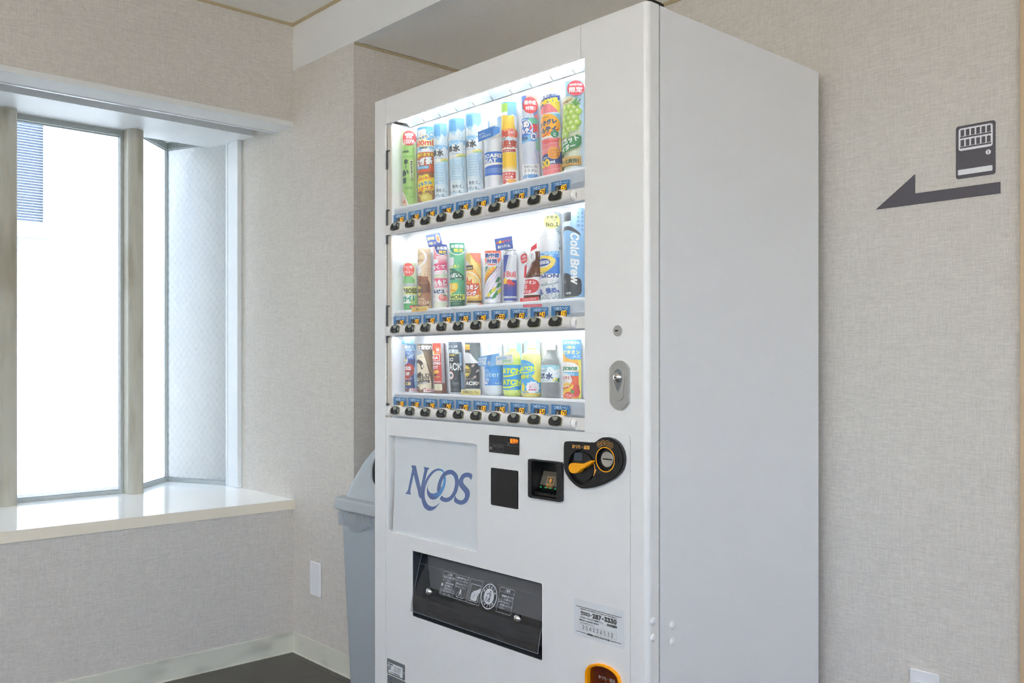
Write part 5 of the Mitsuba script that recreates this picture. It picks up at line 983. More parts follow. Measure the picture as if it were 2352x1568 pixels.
for sx, c1 in ((0, '#3fa35a'), (8, '#e8df4a'), (14, '#2f8f50')): a.P(chaikin([(-18 + sx, 84 - sx), (-2 + sx, 104 - sx), (4 + sx, 98 - sx), (-10 + sx, 82 - sx)], 1), c1)
for i in range(5): a.L(chaikin([(-30 + i * 9, 56 + i * 3), (-12 + i * 9, 84 + i * 3), (2 + i * 9, 90 + i * 4), (16 + i * 9, 110)], 2), 1.2, '#e6a8d2')
for i in range(4): a.L(chaikin([(-20 + i * 11, 24), (-4 + i * 10, 44), (8 + i * 9, 66), (24 + i * 6, 80)], 2), 1.0, '#d9b4e6')
a.P(chaikin([(-30, 44), (-22, 42), (24, 88), (28, 98), (22, 102), (12, 96), (-30, 56)], 2), '#5f6a6e'); a.P(chaikin([(-31, 46), (-23, 44), (22, 90), (26, 98), (21, 101), (12, 95), (-31, 56)], 2), '#f3dc3e')
for x, y, c1 in ((10, 30, '#3fa35a'), (18, 36, '#e8df4a'), (26, 28, '#3fa35a'), (4, 22, '#e8df4a'), (20, 20, '#2f8f50'), (32, 48, '#3fa35a'), (34, 34, '#e8df4a'), (30, 62, '#2f8f50')): a.P(chaikin([(x - 9, y - 7), (x - 2, y + 7), (x + 7, y + 9), (x + 3, y - 3)], 1), c1)
a.part = 'lettering'; a.T('GUARANA', -1, 72, 62, 9, '#f08a1e', 3, rot=46, latin=True); a.T('ソフトドリンク', -14, 86, 30, 4, '#4f6fb8', 0, rot=46); a.T('炭酸飲料', -2, 17, 30, 6, '#5a76b8', 1)
s, k = card('soft_drink_can_sample', 'white drink can sample with a diagonal yellow band of letters, middle row', 'can', 5, .4640, .0228, S2, .136, -.004, a, pr, body='can_silver')
b = Art(); b.put(Point(22, 24).buffer(21.5), '#ee6a4a'); b.R(0, 22, 44, 40, '#ee6a4a')
for i in range(4): b.P([(-1, 34 - i * 9), (4, 31 - i * 9), (4, 37 - i * 9)], '#f4a08c')
b.T('熱中症', 22, 28, 36, 12, '#35468c', 3, halo=(W_, 1.4)); b.T('対策', 22, 13, 25, 12, '#35468c', 3, halo=(W_, 1.4))
sb = Shell(.4640, .0228, S2, .136, -.004)
kb = add('badge', trimesh.Trimesh(*(lambda V, F: (V, F))(np.vstack([sb.at(np.linspace(-10, 40, 26), np.full(26, y), .0012) for y in (97, 137)]), np.array(sum([[(i, i + 1, 27 + i), (i, 27 + i, 26 + i)] for i in range(25)], []))), process=False), 'film_back', k)
add_print(Art([(affinity.affine_transform(g, [50 / 44, 0, 0, 1.0, -10, 97]), c, 'badge_print') for g, c, _ in b]), lambda p, h: sb.at(p[:, 0], p[:, 1], .0012 + h), k, clip=sbox(-10, 97, 40, 137), step=2.0, lift=4e-5, base=1e-4)
pr = [(0, .84), (3, .95), (5, 1), (124, 1), (130, .92), (132, .90), (133.5, .94), (135, .90)]
a = Art(); H = 135
a.R(-40, 7, 40, 126, '#dfe2e8'); a.P([(-40, 50), (-40, 126), (14, 126), (-6, 60)], '#2b4ba8'); a.R(-40, 7, 40, 58, '#1f3f9c'); a.P([(-6, 58), (14, 126), (22, 126), (2, 58)], '#c6cbd6'); a.R(-40, 13, 40, 18, '#d5dae4'); a.T('エナジードリンク清涼飲料水', 4, 15.5, 60, 3, '#5a6a90', 0)
a.C(-2, 56, 10, '#f3c83a', 8); a.P(chaikin([(4, 55), (10, 60), (18, 60), (26, 52), (36, 50), (30, 46), (20, 47), (10, 46)], 2), '#d8382e'); a.P(chaikin([(-8, 55), (-14, 60), (-22, 60), (-30, 52), (-38, 50), (-32, 46), (-24, 47), (-14, 46)], 2), '#d8382e'); a.P([(4, 50), (10, 52), (12, 46)], '#e8862e')
a.part = 'lettering'; a.T('Red Bull', 2, 73, 68, 14, '#d6363a', 2, latin=True); a.T('ENERGY DRINK', 4, 43, 56, 5, '#b83a5a', 0, latin=True); a.T('エナジードリンク', 2, 37, 36, 4, '#b83a5a', 0)
s, k = card('energy_drink_can_sample', 'slim blue and silver energy drink can sample with red lettering, middle row', 'can', 6, .5290, .0185, S2, .135, -.006, a, pr, body='can_silver', d=.022)
b = Art(); b.G(0, 0, 60, 32, '#3f66bc', '#2f55a8'); b.C(18, 22, 5, '#f2c83a', 4.2); b.P([(12, 22), (6, 25), (4, 19), (12, 18)], '#d8503a'); b.P([(24, 22), (30, 25), (32, 19), (24, 18)], '#d8503a'); b.T('Red Bull', 42, 22.5, 24, 6, '#d8385a', 1, latin=True); b.T('翼をさずける。', 30, 9, 44, 8.5, W_, 2)
sign('pop_card', 'small tilted blue card standing over the slim blue can sample', [(.5020, 1.3614), (.5654, 1.3622), (.5603, 1.3936), (.4957, 1.3921)], .030, b, 60, 32)
# tilted brown bottle with red label
k = thing('vitamin_bottle_sample', 'brown glass vitamin drink bottle sample leaning right with a red and white label', 'bottle')
pr = [(0, .94), (4, 1), (52, 1), (60, .92), (80, .66), (96, .50), (106, .44), (112, .42)]
s = Shell(.6210, .0285, S2 + .010, .112, .16, d=.026, prof=pr); add('shell', s.mesh(), 'cola_brown', k, smooth=40)
a = Art(); a.P([(-40, 6), (-40, 46), (40, 50), (40, 6)], '#f2eff2'); a.P(chaikin([(-40, 9), (-40, 43), (10, 45), (24, 40), (29, 28), (24, 14), (10, 9)], 2), '#d63038'); a.part = 'lettering'; a.T('オロナミン', -4, 37, 48, 9, W_, 3, rot=-4); a.T('C', -8, 26, 10, 8, W_, 3, latin=True); a.T('ドリンク', -6, 15, 34, 8, W_, 3, rot=-4)
add_print(a, s.map(), k, step=2.0, ystep=6.0, lift=4e-5, base=1e-4)
b = Art(); b.R(0, 0, 66, 11, '#d83a44'); b.T('TONIC DRINK', 33, 5.5, 50, 5.5, '#f7d8da', 1, latin=True)
sign('base_strip', '', [(.5905, S2 + .0005), (.6560, S2 + .0005), (.6560, S2 + .0105), (.5905, S2 + .0095)], .0300, b, 66, 11, parent=k)
add('cap_ring', front(affinity.scale(Point(.6405, 1.3350).buffer(.0105), .8, 1.15, origin=(.6405, 1.335)).difference(affinity.scale(Point(.6405, 1.3350).buffer(.0055), .8, 1.15, origin=(.6405, 1.335))), .022, .027), 'cap_white', k)
kb = add('pull_tab', front(affinity.scale(Point(.6130, 1.3335).buffer(.0165, quad_segs=10), .95, 1.08, origin=(.6130, 1.3335)), .0215, .024), 'cap_white', k)
b = Art(); b.put(affinity.rotate(rrect(.6020, 1.3215, .6250, 1.3445, .007), 12), '#d9424c'); b.T('元気', .6135, 1.3375, .0130, .0062, W_, 2, rot=10); b.T('ハツラツ！', .6140, 1.3285, .0180, .0058, W_, 2, rot=10)
for kk, (v_, f_, c_) in inlay(b, atfront(.0215), base=1e-4).items(): add(kk, (v_, f_), 'print', kb, color=c_)
mat('red_card', '#dc4a58', .5, .3)
add('red_band', front(Polygon([(.6000, 1.288), (.6070, 1.290), (.6090, 1.318), (.6020, 1.316)]), .034, .035), 'red_card', k)
add('red_band', front(Polygon([(.6230, 1.3500), (.6440, 1.3560), (.6440, 1.3680), (.6260, 1.3600)]), .034, .035), 'red_card', k)
b = Art(); b.R(0, 0, 66, 7, '#dd5a70'); b.P([(4, 2), (40, 5), (60, 3), (40, 3.6)], '#f3b0bc')
sign('shelf_tag', 'small crumpled red tag hanging below the shelf under the leaning brown bottle', [(.6250, S2 - .0150), (.6890, S2 - .0165), (.6900, S2 - .0100), (.6250, S2 - .0085)], .0080, b, 66, 7)
# lemon sparkling water
a = Art(); H = 209
a.G(-40, 0, 40, H, '#b4c4c6', '#e9eef0'); a.speck(-40, 120, 40, 208, 190, 2.0, '#5f7a80', 3); a.speck(-40, 120, 40, 208, 120, 1.8, '#e6eef0', 5); a.P(chaikin([(-34, 4), (-34, 150), (-24, 178), (-16, 200), (-14, 208), (14, 208), (16, 196), (24, 178), (34, 152), (36, 116), (36, 4)], 2), '#f1f3f6'); a.G(-32, 116, 34, 152, '#eef0f4', '#e3e6ec'); a.L([(-32, 152), (34, 154)], .8, '#cfd6dc')
a.R(-40, 62, 36, 116, '#2f83da'); a.G(-40, 100, 36, 116, '#7cc0ee', '#3d8fe0'); a.speck(-36, 104, 34, 116, 50, 2.0, '#d4ecf8', 6); a.P(chaikin([(-30, 66), (-34, 92), (-16, 108), (16, 106), (28, 96), (22, 80), (4, 66), (-14, 62)], 2), '#f6d63c'); a.P(chaikin([(-34, 82), (-30, 100), (6, 102), (16, 88), (6, 78)], 2), '#f7f7f4'); a.C(-6, 91, 22, '#224a9c', 9.5)
for i in range(4): a.L(chaikin([(12 + i * 4, 80), (17 + i * 4, 90), (12 + i * 4, 102)], 2), .8, '#f9eeb0')
a.R(-40, 54, 36, 63, '#f4f6f8'); a.G(-40, 0, 36, 55, '#f2f4f6', '#cfd8dd'); a.speck(-36, 34, 34, 48, 120, .9, '#5d7480', 2); a.speck(-36, 2, 36, 14, 120, 1.0, '#6a8088', 4); a.speck(6, 2, 36, 34, 60, 1.1, '#7f949c', 9); a.P(chaikin([(-36, 38), (-10, 40), (12, 38), (34, 45), (34, 41), (10, 35)], 2), '#9fb0b8')
a.part = 'lettering'; a.T('WILKINSON', -6, 91, 36, 8.5, W_, 3, latin=True); a.T('Asahi', -8, 111, 14, 3.5, '#1f56a4', 1, latin=True, skew=8); a.T('ウィルキンソン レモン', 0, 68, 46, 4, '#2a5aa0', 1, rot=4); a.T('LEMON', 0, 58, 66, 9, '#2a3f8c', 2, latin=True); a.T('刺激、強め。', 0, 22, 66, 14, '#2d56a8', 3, rot=5); a.T('タンサン水', 6, 5, 40, 3, '#6a7c8c', 0)
badge(a, 21, 188, 18, '#efe98a', (('炭酸水', 9, 25, 8), ('ブランド売上', 2, 22, 4), ('No.1', -8, 26, 11)), '#5a5a2c')
card('sparkling_water_sample', 'clear lemon sparkling water bottle sample with a yellow round badge, middle row', 'bottle', 8, .6725, .0305, S2, .209, -.030, a)
a = Art(); H = 209
a.G(-40, 0, 40, H, '#a3ccf0', '#8cbbe8'); a.R(-40, 0, -20, H, '#b4d6f2'); a.R(-16, 180, 9, 201, '#1c2a38', 2); a.R(-14, 168, 7, 180, '#c9dcea'); a.P(chaikin([(-28, 4), (-28, 150), (-16, 168), (8, 168), (26, 152), (32, 138), (32, 8)], 2), '#8fc3ec'); a.P(chaikin([(-22, 158), (-14, 168), (8, 168), (26, 154), (32, 144), (20, 152), (0, 160)], 1), '#2a3542'); a.P(chaikin([(-28, 2), (-28, 46), (-16, 60), (0, 60), (12, 50), (32, 46), (32, 4)], 2), '#22303c'); a.L([(-28, 5), (30, 5)], .8, '#d9c070')
a.part = 'lettering'; a.T('Cold Brew', 17, 92, 118, 19, W_, 2, rot=-90, latin=True, skew=12); a.T('UCC', -18, 140, 14, 8, '#c9e0f4', 1, latin=True); a.T('水出し COFFEE', -6, 104, 46, 5, '#dcecf8', 0, rot=-90); a.T('BLACK', -16, 40, 22, 6, '#b8c8d4', 0, latin=True); a.T('無糖', 2, 13, 13, 5.5, '#dde6ec', 1); a.T('コーヒー', -16, 13, 20, 5, '#b8c4cc', 0); a.V('まろやかな', 34, 202, 6.5, 9.5, '#5f86b0', 1); a.V('うまみの', 25, 202, 6.5, 9.5, '#5f86b0', 1); a.V('ブラック', -26, 200, 7, 12, '#4a72a0', 2)
card('coffee_bottle_sample', 'pale blue cold coffee bottle sample with white script lettering, rightmost in the middle row', 'bottle', 9, .7510, .0288, S2, .209, -.006, a)

# ---- bottom row
a = Art(); H = 136
a.R(-40, 0, 40, H, '#dbe6f2'); a.R(-40, 120, 40, H, '#8fc0ea'); a.R(-34, 3, 26, 118, '#2b3f78', 4); a.G(-34, 92, 26, 118, '#7fa6dc', '#3d5aa8'); a.speck(0, 96, 26, 117, 40, 2.0, '#cfe0f4', 3); a.P(chaikin([(-30, 40), (-34, 76), (-6, 84), (20, 78), (24, 56), (8, 40), (-10, 30)], 2), '#b8342e'); a.P([(0, 60), (22, 66), (10, 40), (4, 26)], '#8c2a34'); a.P(chaikin([(26, 4), (20, 60), (30, 96), (40, 100), (40, 4)], 2), '#a9cdf0'); a.speck(24, 30, 40, 90, 50, 2.0, '#d9ebfa', 4)
for i in range(9): a.C(-20 + i * 7, 4 + (i % 3) * 3, 4.6, '#7a4a34' if i % 2 else '#9a6a48', 3.4)
a.part = 'badge'; a.C(-9, 90, 13, '#dfe6f2', 13.5); a.ring(-9, 90, 13, 2.6, '#4f6cb4', 13.5); a.C(-9, 91, 8.5, '#efe4bc', 9.5); a.P(chaikin([(-15, 95), (-9, 100), (-3, 97), (-3, 92), (-8, 96)], 1), '#33362f'); a.P([(-14, 84), (-4, 84), (-8, 88)], '#33362f')
a.part = 'lettering'; a.T('特製ボス', 0, 128, 42, 10, W_, 2); a.T('BOSS', -8, 68, 40, 11, '#f2f2f2', 3, latin=True); a.T('ice', -6, 54, 26, 13, '#f4f1ea', 2, latin=True, skew=14); a.T('大人ブレンド', -4, 37, 38, 7, '#e8e8ea', 1, rot=5); a.R(-30, 20, 12, 29, '#d3bf83', 2); a.T('コク微糖', -9, 24.5, 24, 6, '#3a3424', 1); a.T('コーヒー', -12, 13, 24, 5, '#d8d8de', 1); a.R(8, 2, 38, 11, '#f2eef0'); a.T('185g', 23, 6.5, 22, 7, '#c8404c', 2, latin=True)
card('coffee_can_sample', 'blue and red iced coffee can sample with a round emblem, first in the bottom row', 'can', 0, .1120, .0185, S3, .137, .010, a)
b = Art(); b.G(0, 0, 52, 26, '#7fb8ea', '#4f98dc'); b.T('朝専用への', 28, 19, 34, 8, '#f6f2b0', 2); b.T('贅沢分', 26, 7, 28, 8, '#f6f2b0', 2)
sign('pop_card', 'small pale blue card hanging above the first coffee can sample in the bottom row', [(.0920, 1.1341), (.1495, 1.1332), (.1576, 1.1560), (.1052, 1.1565)], .0300, b, 52, 26)
a = Art(); H = 136
a.G(-40, 0, 40, H, '#5d554c', '#75695c')
for i in range(9): a.L([(10 + i * 3, 118 - i * 2), (30 + i * 1.2, 60 - i * 4)], .7, '#a5854f')
a.P(chaikin([(-36, 110), (10, 114), (30, 30), (28, 4), (-30, 8), (-40, 30)], 1), '#e9dfc4'); a.P([(-40, 100), (10, 112), (18, 84), (-40, 78)], '#efe7d2'); a.C(-14, 112, 24, '#c9cfd2', 9); a.C(-14, 112, 20, '#aab4ba', 6.5); a.L([(-38, 96), (14, 100)], .8, '#b9a77c'); a.L([(-36, 32), (26, 40)], .9, '#b9a77c')
a.P(chaikin([(-28, 76), (-22, 88), (-6, 94), (8, 86), (10, 72), (4, 62), (0, 78), (-10, 84), (-22, 78)], 2), '#4a3f3a'); a.C(7, 74, 4, '#e9dfc4', 6); a.ring(7, 74, 4, .9, '#4a3f3a', 6); a.L([(-28, 76), (-32, 66), (-28, 64), (-29, 56), (-20, 52)], 1.4, '#4a3f3a'); a.L([(-24, 73), (-17, 75)], 2.0, '#4a3f3a'); a.P([(-22, 50), (0, 58), (4, 50), (-6, 44)], '#3a322e'); a.P([(-36, 20), (24, 28), (25, 36), (-36, 28)], '#4f463f')
for i in range(12): a.C(-34 + i * 6.5, 3 + (i * 7 % 5) * 1.8, 4.8, '#8a5a3a' if i % 2 else '#6d4630', 3.4)
a.part = 'lettering'; a.T('味わいと後切れ', 0, 126, 70, 13, W_, 3); a.T('MILD', 4, 47, 42, 10, '#4a3f3a', 2, rot=7, latin=True); a.T('SHOT', 8, 37, 34, 9, '#4a3f3a', 2, rot=7, latin=True); a.T('香りの〈直火焙煎〉', -2, 27, 46, 5.5, W_, 1, rot=7); a.T('微糖', -14, 15, 16, 5, '#5a4c40', 1); a.R(8, 2, 36, 11, '#f2eef0'); a.T('185g', 22, 6.5, 22, 7, '#c8404c', 2, latin=True)
card('coffee_can_sample', 'dark brown card sample with a tilted cream coffee can, second in the bottom row', 'can', 1, .1750, .0275, S3, .136, -.050, a)
a = Art(); H = 137
a.G(-40, 20, 40, H, '#d2402c', '#c63a34'); a.R(26, 0, 40, H, '#5d4350'); a.R(20, 20, 30, H, '#b8b0b4', 2); a.P(chaikin([(-40, 110), (-20, 128), (0, 112), (14, 128), (20, 110), (4, 94), (-20, 96), (-40, 90)], 2), '#f0a04a'); a.P(chaikin([(-30, 112), (-14, 122), (0, 106), (-16, 100)], 2), '#fdf0c8'); a.R(-40, 0, 34, 28, '#7a4a3a'); a.R(-40, 8, 20, 26, '#ece3c6', 2)
for i in range(3):
    for j in range(3): a.T('100', -22 + j * 15, 22 - i * 5.5, 8, 3.6, '#8a7a5a', 0, latin=True)
a.C(-6, 54, 7, '#d8a43a', 5); a.C(4, 59, 8, '#e8bc4a', 4.5); a.C(-2, 50, 6, '#6a3a24', 3.6); a.R(-40, 30, 18, 33, '#d5c4bc')
a.part = 'badge'; a.C(10, 117, 10, '#e8542e'); a.ring(10, 117, 10, 1, '#f6c070'); a.T('朝', 10, 119, 9, 8, W_, 2); a.T('専用', 10, 112, 8, 3.4, W_, 0)
a.part = 'lettering'; a.R(-40, 88, 16, 106, '#f2ece8', 2); a.R(-40, 90, 14, 104, '#d8342c', 2); a.T('WONDA', -12, 97, 46, 9, W_, 3, latin=True); a.T('MORNING', -8, 82, 50, 8, W_, 3, latin=True); a.T('SHOT', -6, 71, 32, 8.5, W_, 3, latin=True); a.T('すっきりと目覚め。', -2, 45, 34, 4, '#f2d07a', 1); a.T('コーヒー', -12, 36, 22, 4, '#f2d8c8', 0)
card('coffee_can_sample', 'bright red coffee can sample with white lettering, third in the bottom row', 'can', 2, .2440, .0180, S3, .138, -.060, a)
pr = [(0, .90), (2, .97), (4, 1), (139, 1)]
a = Art(); H = 139
a.G(-40, 4, 40, H, '#46586a', '#1d2c38'); a.R(-40, 4, 26, 106, '#182630'); a.G(-36, 4, -20, 106, '#34485a', '#1d2c38'); a.L(chaikin([(-40, 112), (-10, 104), (14, 106), (36, 112)], 2), 1.4, '#dcc65a'); a.L(chaikin([(-40, 106), (-6, 101), (20, 103)], 2), 1.2, '#c9b04a'); a.P([(26, 74), (34, 76), (34, 112), (26, 110)], '#8fb0cc'); a.P([(28, 8), (37, 10), (36, 60), (28, 58)], '#8fa9c4'); a.R(-40, 0, 40, 5, '#d3d7da'); a.L(chaikin([(-30, 24), (-16, 40), (0, 34), (24, 46)], 1), .5, '#7f93a2')
a.part = 'badge'; a.C(-4, 50, 11, '#d8663a', 11.5); a.C(-4, 50, 9.8, '#f4f4f4', 10.4); a.T('無糖', -4, 50, 13, 8, '#28486a', 2)
a.part = 'lettering'; a.T('香り、キレとコク', -4, 127, 52, 8, '#e8ecf0', 2); a.T('完全無添加', -3, 114, 54, 12, '#c9d6e2', 3); a.T('UCC', -8, 92, 32, 9, '#eef0f2', 3, latin=True, skew=8); a.T('BLACK', 0, 73, 62, 20, '#f2f4f5', 2, latin=True); a.T('Rich Brew', 2, 30, 38, 6, '#a9b8c4', 0, latin=True, skew=10); a.T('コーヒー豆使用100%', 2, 24, 40, 3.4, '#8fa0ac', 0); a.T('コーヒー', 6, 12, 26, 5, '#9fb0bc', 0)
card('coffee_can_sample', 'black coffee can sample with big white letters and a gold curve, bottom row', 'can', 3, .3155, .0195, S3, .139, -.080, a, pr)
a = Art(); H = 136
a.G(-40, 0, 40, H, '#3f4a4e', '#8fa0a0'); a.R(-34, 116, 8, 131, '#d9a83a', 3); a.G(-34, 122, 8, 131, '#f0c860', '#d99a2e'); a.R(-34, 112, 8, 117, '#2f3230'); a.P(chaikin([(-36, 4), (-36, 86), (-30, 110), (8, 110), (22, 92), (34, 82), (34, 4)], 1), '#e4e7ea'); a.R(-40, 16, 34, 82, '#1b1f21'); a.R(-40, 2, 34, 16, '#cfd6d8')
for x, y in ((16, 76), (28, 62), (20, 46), (28, 30)): a.put(affinity.rotate(affinity.scale(Point(x, y).buffer(1), 5, 2.6), 38), '#e6d9d0'); a.put(affinity.rotate(affinity.scale(Point(x, y).buffer(1), 3.8, 1.5), 38), '#8c4a3c'); a.L([(x - 3, y - 2), (x + 3, y + 2)], .5, '#e6d9d0')
a.part = 'badge'; a.C(-5, 62, 14, '#d9b84a', 15.5); a.C(-5, 62, 12.6, '#1b1f21', 14); a.C(-5, 62, 12, '#e6c95a', 13.4); a.R(-17, 57, 7, 67, '#1b1f21'); a.T("TULLY'S", -5, 62, 20, 6.5, '#e6c95a', 2, latin=True)
a.part = 'lettering'; a.T("BARISTA'S", -2, 41, 34, 5, '#e9e6df', 0, latin=True); a.T('BLACK', 0, 30, 52, 10, '#f4f4f2', 3, latin=True); a.T('コーヒー飲料 100%', -2, 21.5, 22, 3, '#d0d0cc', 0); a.T('TASTING QUALITY', -2, 11, 36, 2.4, '#9aa4a8', 0, latin=True)
card('coffee_bottle_sample', 'white coffee bottle sample with a black label and gold oval emblem, bottom row', 'bottle', 4, .3850, .0230, S3, .136, -.030, a)
b = Art(); b.G(0, 0, 78, 14, '#f7efb4', '#f2dc62'); b.T('圧倒的なコク、キレ。', 39, 7, 64, 8.5, '#5a5c4a', 1)
sign('shelf_tag', 'small yellow shelf tag below the black labelled coffee bottle sample', [(.3765, S3 + .0003), (.4546, S3 + .0018), (.4546, S3 + .0155), (.3765, S3 + .0138)], .0180, b, 78, 14)
def pet(h, wide, neck=.44, cap=18):                            # squat bottle outline, in mm
    return [(0, .80), (4, .93), (10, 1), (wide, 1), (wide + 8, .95), (wide + 17, .78), (h - cap - 8, .50), (h - cap - 3, neck), (h - cap - 2, neck), (h - cap - 1.9, neck * 1.12), (h - 1.2, neck * 1.08), (h, neck * 1.0)]
# blue labelled water
pr = pet(136, 84); a = Art()
a.G(-40, 26, 40, 77, '#3d9be8', '#4a94e2'); a.part = 'lettering'; a.T('ion', -12, 64, 26, 10, '#d3e9fa', 0, latin=True); a.T('water', 2, 53, 56, 11, '#e6f3fc', 0, latin=True); a.T('POCARI', -10, 42, 28, 4.6, W_, 2, latin=True); a.T('SWEAT', -11, 36, 26, 4.6, W_, 2, latin=True); a.P(chaikin([(-26, 33), (0, 33), (-2, 29), (-22, 31)], 1), W_); a.T('無果汁', 26, 31, 16, 4, '#d9ecfa', 0)
s, k = card('water_bottle_sample', 'pale blue ion water bottle sample with a plain blue label and folded tag, bottom row', 'bottle', 5, .4660, .0282, S3, .136, -.006, a, pr, body='milk_plastic')
add('cap', s.mesh(118.1, 134.8, .0004), 'cap_white', k, smooth=40)
b = Art(); b.G(0, 0, 50, 40, '#bfe0f8', '#dcf0fb'); b.speck(0, 0, 50, 40, 30, 2.0, '#9ccbf0', 2)
sign('backing_card', '', [(.4400, S3 + .100), (.4930, S3 + .100), (.4930, S3 + .137), (.4400, S3 + .136)], .0560, b, 50, 40, parent=k)
b = Art(); b.R(0, 0, 60, 24, '#5fa8e8'); b.R(1, 3, 40, 21, '#cfe4f6'); b.T('水のように', 18, 15, 30, 6, '#3d86cc', 1); b.T('飲める', 12, 7, 18, 6, '#3d86cc', 1); b.C(50, 12, 12, '#4f9be2'); b.C(52, 7, 6, '#d3e8f8', 4.4); b.T('250ml', 52, 7, 9, 3, '#4f86c0', 0, latin=True)
sign('folded_tag', '', [(.4407, S3 + .0760), (.4925, S3 + .0735), (.4991, S3 + .1045), (.4397, S3 + .0970)], (.022, .018, .018, .022), b, 60, 24, parent=k)
b = Art(); b.G(0, 0, 24, 24, '#6fb4ee', '#8fc6f4')
sign('tag_fold', '', [(.4925, S3 + .0735), (.5180, S3 + .0800), (.5190, S3 + .1075), (.4991, S3 + .1045)], (.018, .026, .026, .018), b, 24, 24, parent=k)
# yellow-green vitamin bottle, blue label
pr = pet(136, 92); mat('lime_drink', '#dff08a', .25, .5); a = Art()
a.G(-40, 16, 40, 78, '#2fa8e0', '#2196d8'); ye = '#e6f03c'
for y in (62, 34):
    a.T('MATCH', 4, y + 1, 68, 14, ye, 4, latin=True, skew=8); a.P(chaikin([(-36, y - 8), (0, y - 11), (34, y - 4), (34, y - 6), (4, y - 15), (-36, y - 13)], 2), ye)
a.part = 'lettering'; a.T('マッチ', 14, 19, 16, 4.5, ye, 1); a.V('ビタミン炭酸', 32, 56, 4, 5.5, ye, 0)
s, k = card('vitamin_drink_sample', 'lime vitamin drink bottle sample with a blue label printed twice, bottom row', 'bottle', 6, .5370, .0282, S3, .136, -.010, a, pr, body='lime_drink')
add('cap', s.mesh(118.1, 134.8, .0004), 'cap_white', k, smooth=40)
b = Art(); b.G(0, 0, 60, 60, '#8fd0f8', '#a8dcf8'); b.put(sbox(0, 0, 60, 60).difference(sbox(3, 0, 57, 56)), '#bfe6fb'); b.speck(0, 10, 60, 60, 40, 2.4, '#b8e4fa', 4)
sign('backing_card', '', [(.5140, S3 + .060), (.5710, S3 + .058), (.5690, S3 + .138), (.5120, S3 + .138)], .0560, b, 60, 60, parent=k)
b = Art(); b.R(0, 0, 62, 22, '#e9eff3'); b.T('1本で1日分の', 22, 14.5, 36, 7, '#6fb8e4', 3); b.T('ビタミン！', 40, 7, 30, 7, '#4fb4b0', 3, halo=('#eef6a0', .8)); b.T('MATCH', 54, 18, 12, 2.6, '#8fa8b8', 0, latin=True)
sign('tag', '', [(.5114, S3 + .0770), (.5743, S3 + .0830), (.5717, S3 + .1045), (.5114, S3 + .1000)], .0210, b, 62, 22, parent=k)
# yellow jelly drink
pr = pet(138, 96, .40); mat('jelly_drink', '#eef3a4', .25, .5); a = Art()
a.G(-40, 24, 40, 92, '#f4ee9a', '#f6e23a'); a.P(chaikin([(-40, 30), (-40, 86), (-6, 92), (20, 84), (26, 66), (18, 46), (34, 36), (34, 30)], 2), '#46ade4'); a.P([(-40, 10), (40, 10), (40, 36), (20, 32), (-10, 38), (-40, 30)], '#4fb0e6'); a.P(chaikin([(-40, 0), (-40, 14), (-10, 12), (10, 15), (40, 13), (40, 0)], 2), '#f6c62a'); a.P(chaikin([(-20, 6), (10, 11), (38, 8), (10, 8)], 2), '#fbe27a')
a.T('MATCH', 0, 69, 52, 11, ye, 4, rot=5, latin=True, skew=8); a.P(chaikin([(-28, 60), (4, 60), (26, 67), (26, 65), (4, 57), (-28, 58)], 2), ye); a.R(-12, 14, 0, 30, '#f2e23a', 2); a.R(-9, 30, -3, 34, '#f2e23a', 1)
a.part = 'lettering'; a.T('フレッシュフルーツ', 2, 80, 34, 4.5, '#e6f2a0', 1, rot=8); a.T('微炭酸ゼリー', 2, 50, 58, 10, '#e9f03c', 3, rot=4); a.T('コンビでチャージ', -4, 6.5, 44, 5, '#fdf6d0', 2)
a.part = 'badge'; a.blob(20, 24, 16, 14, 10, '#f2f4f8', 1, .09); a.T('ふって', 19, 30, 14, 4.6, '#c83a80', 1); a.T('楽しい', 20, 24, 16, 4.6, '#c83a80', 1); a.T('新食感！', 20, 18, 18, 4.6, '#c83a80', 2)
s, k = card('jelly_drink_sample', 'yellow jelly drink bottle sample with a blue wave label and white star burst, bottom row', 'bottle', 7, .6045, .0292, S3, .138, .014, a, pr, body='jelly_drink')
add('cap', s.mesh(120.1, 136.8, .0004), 'cap_white', k, smooth=40)
b = Art(); b.G(0, 0, 60, 40, '#a9d8f6', '#cfeafa'); b.speck(0, 0, 60, 40, 30, 2.0, '#e2f3fc', 6)
sign('backing_card', '', [(.5770, S3 + .090), (.6330, S3 + .090), (.6330, S3 + .139), (.5770, S3 + .139)], .0560, b, 60, 40, parent=k)
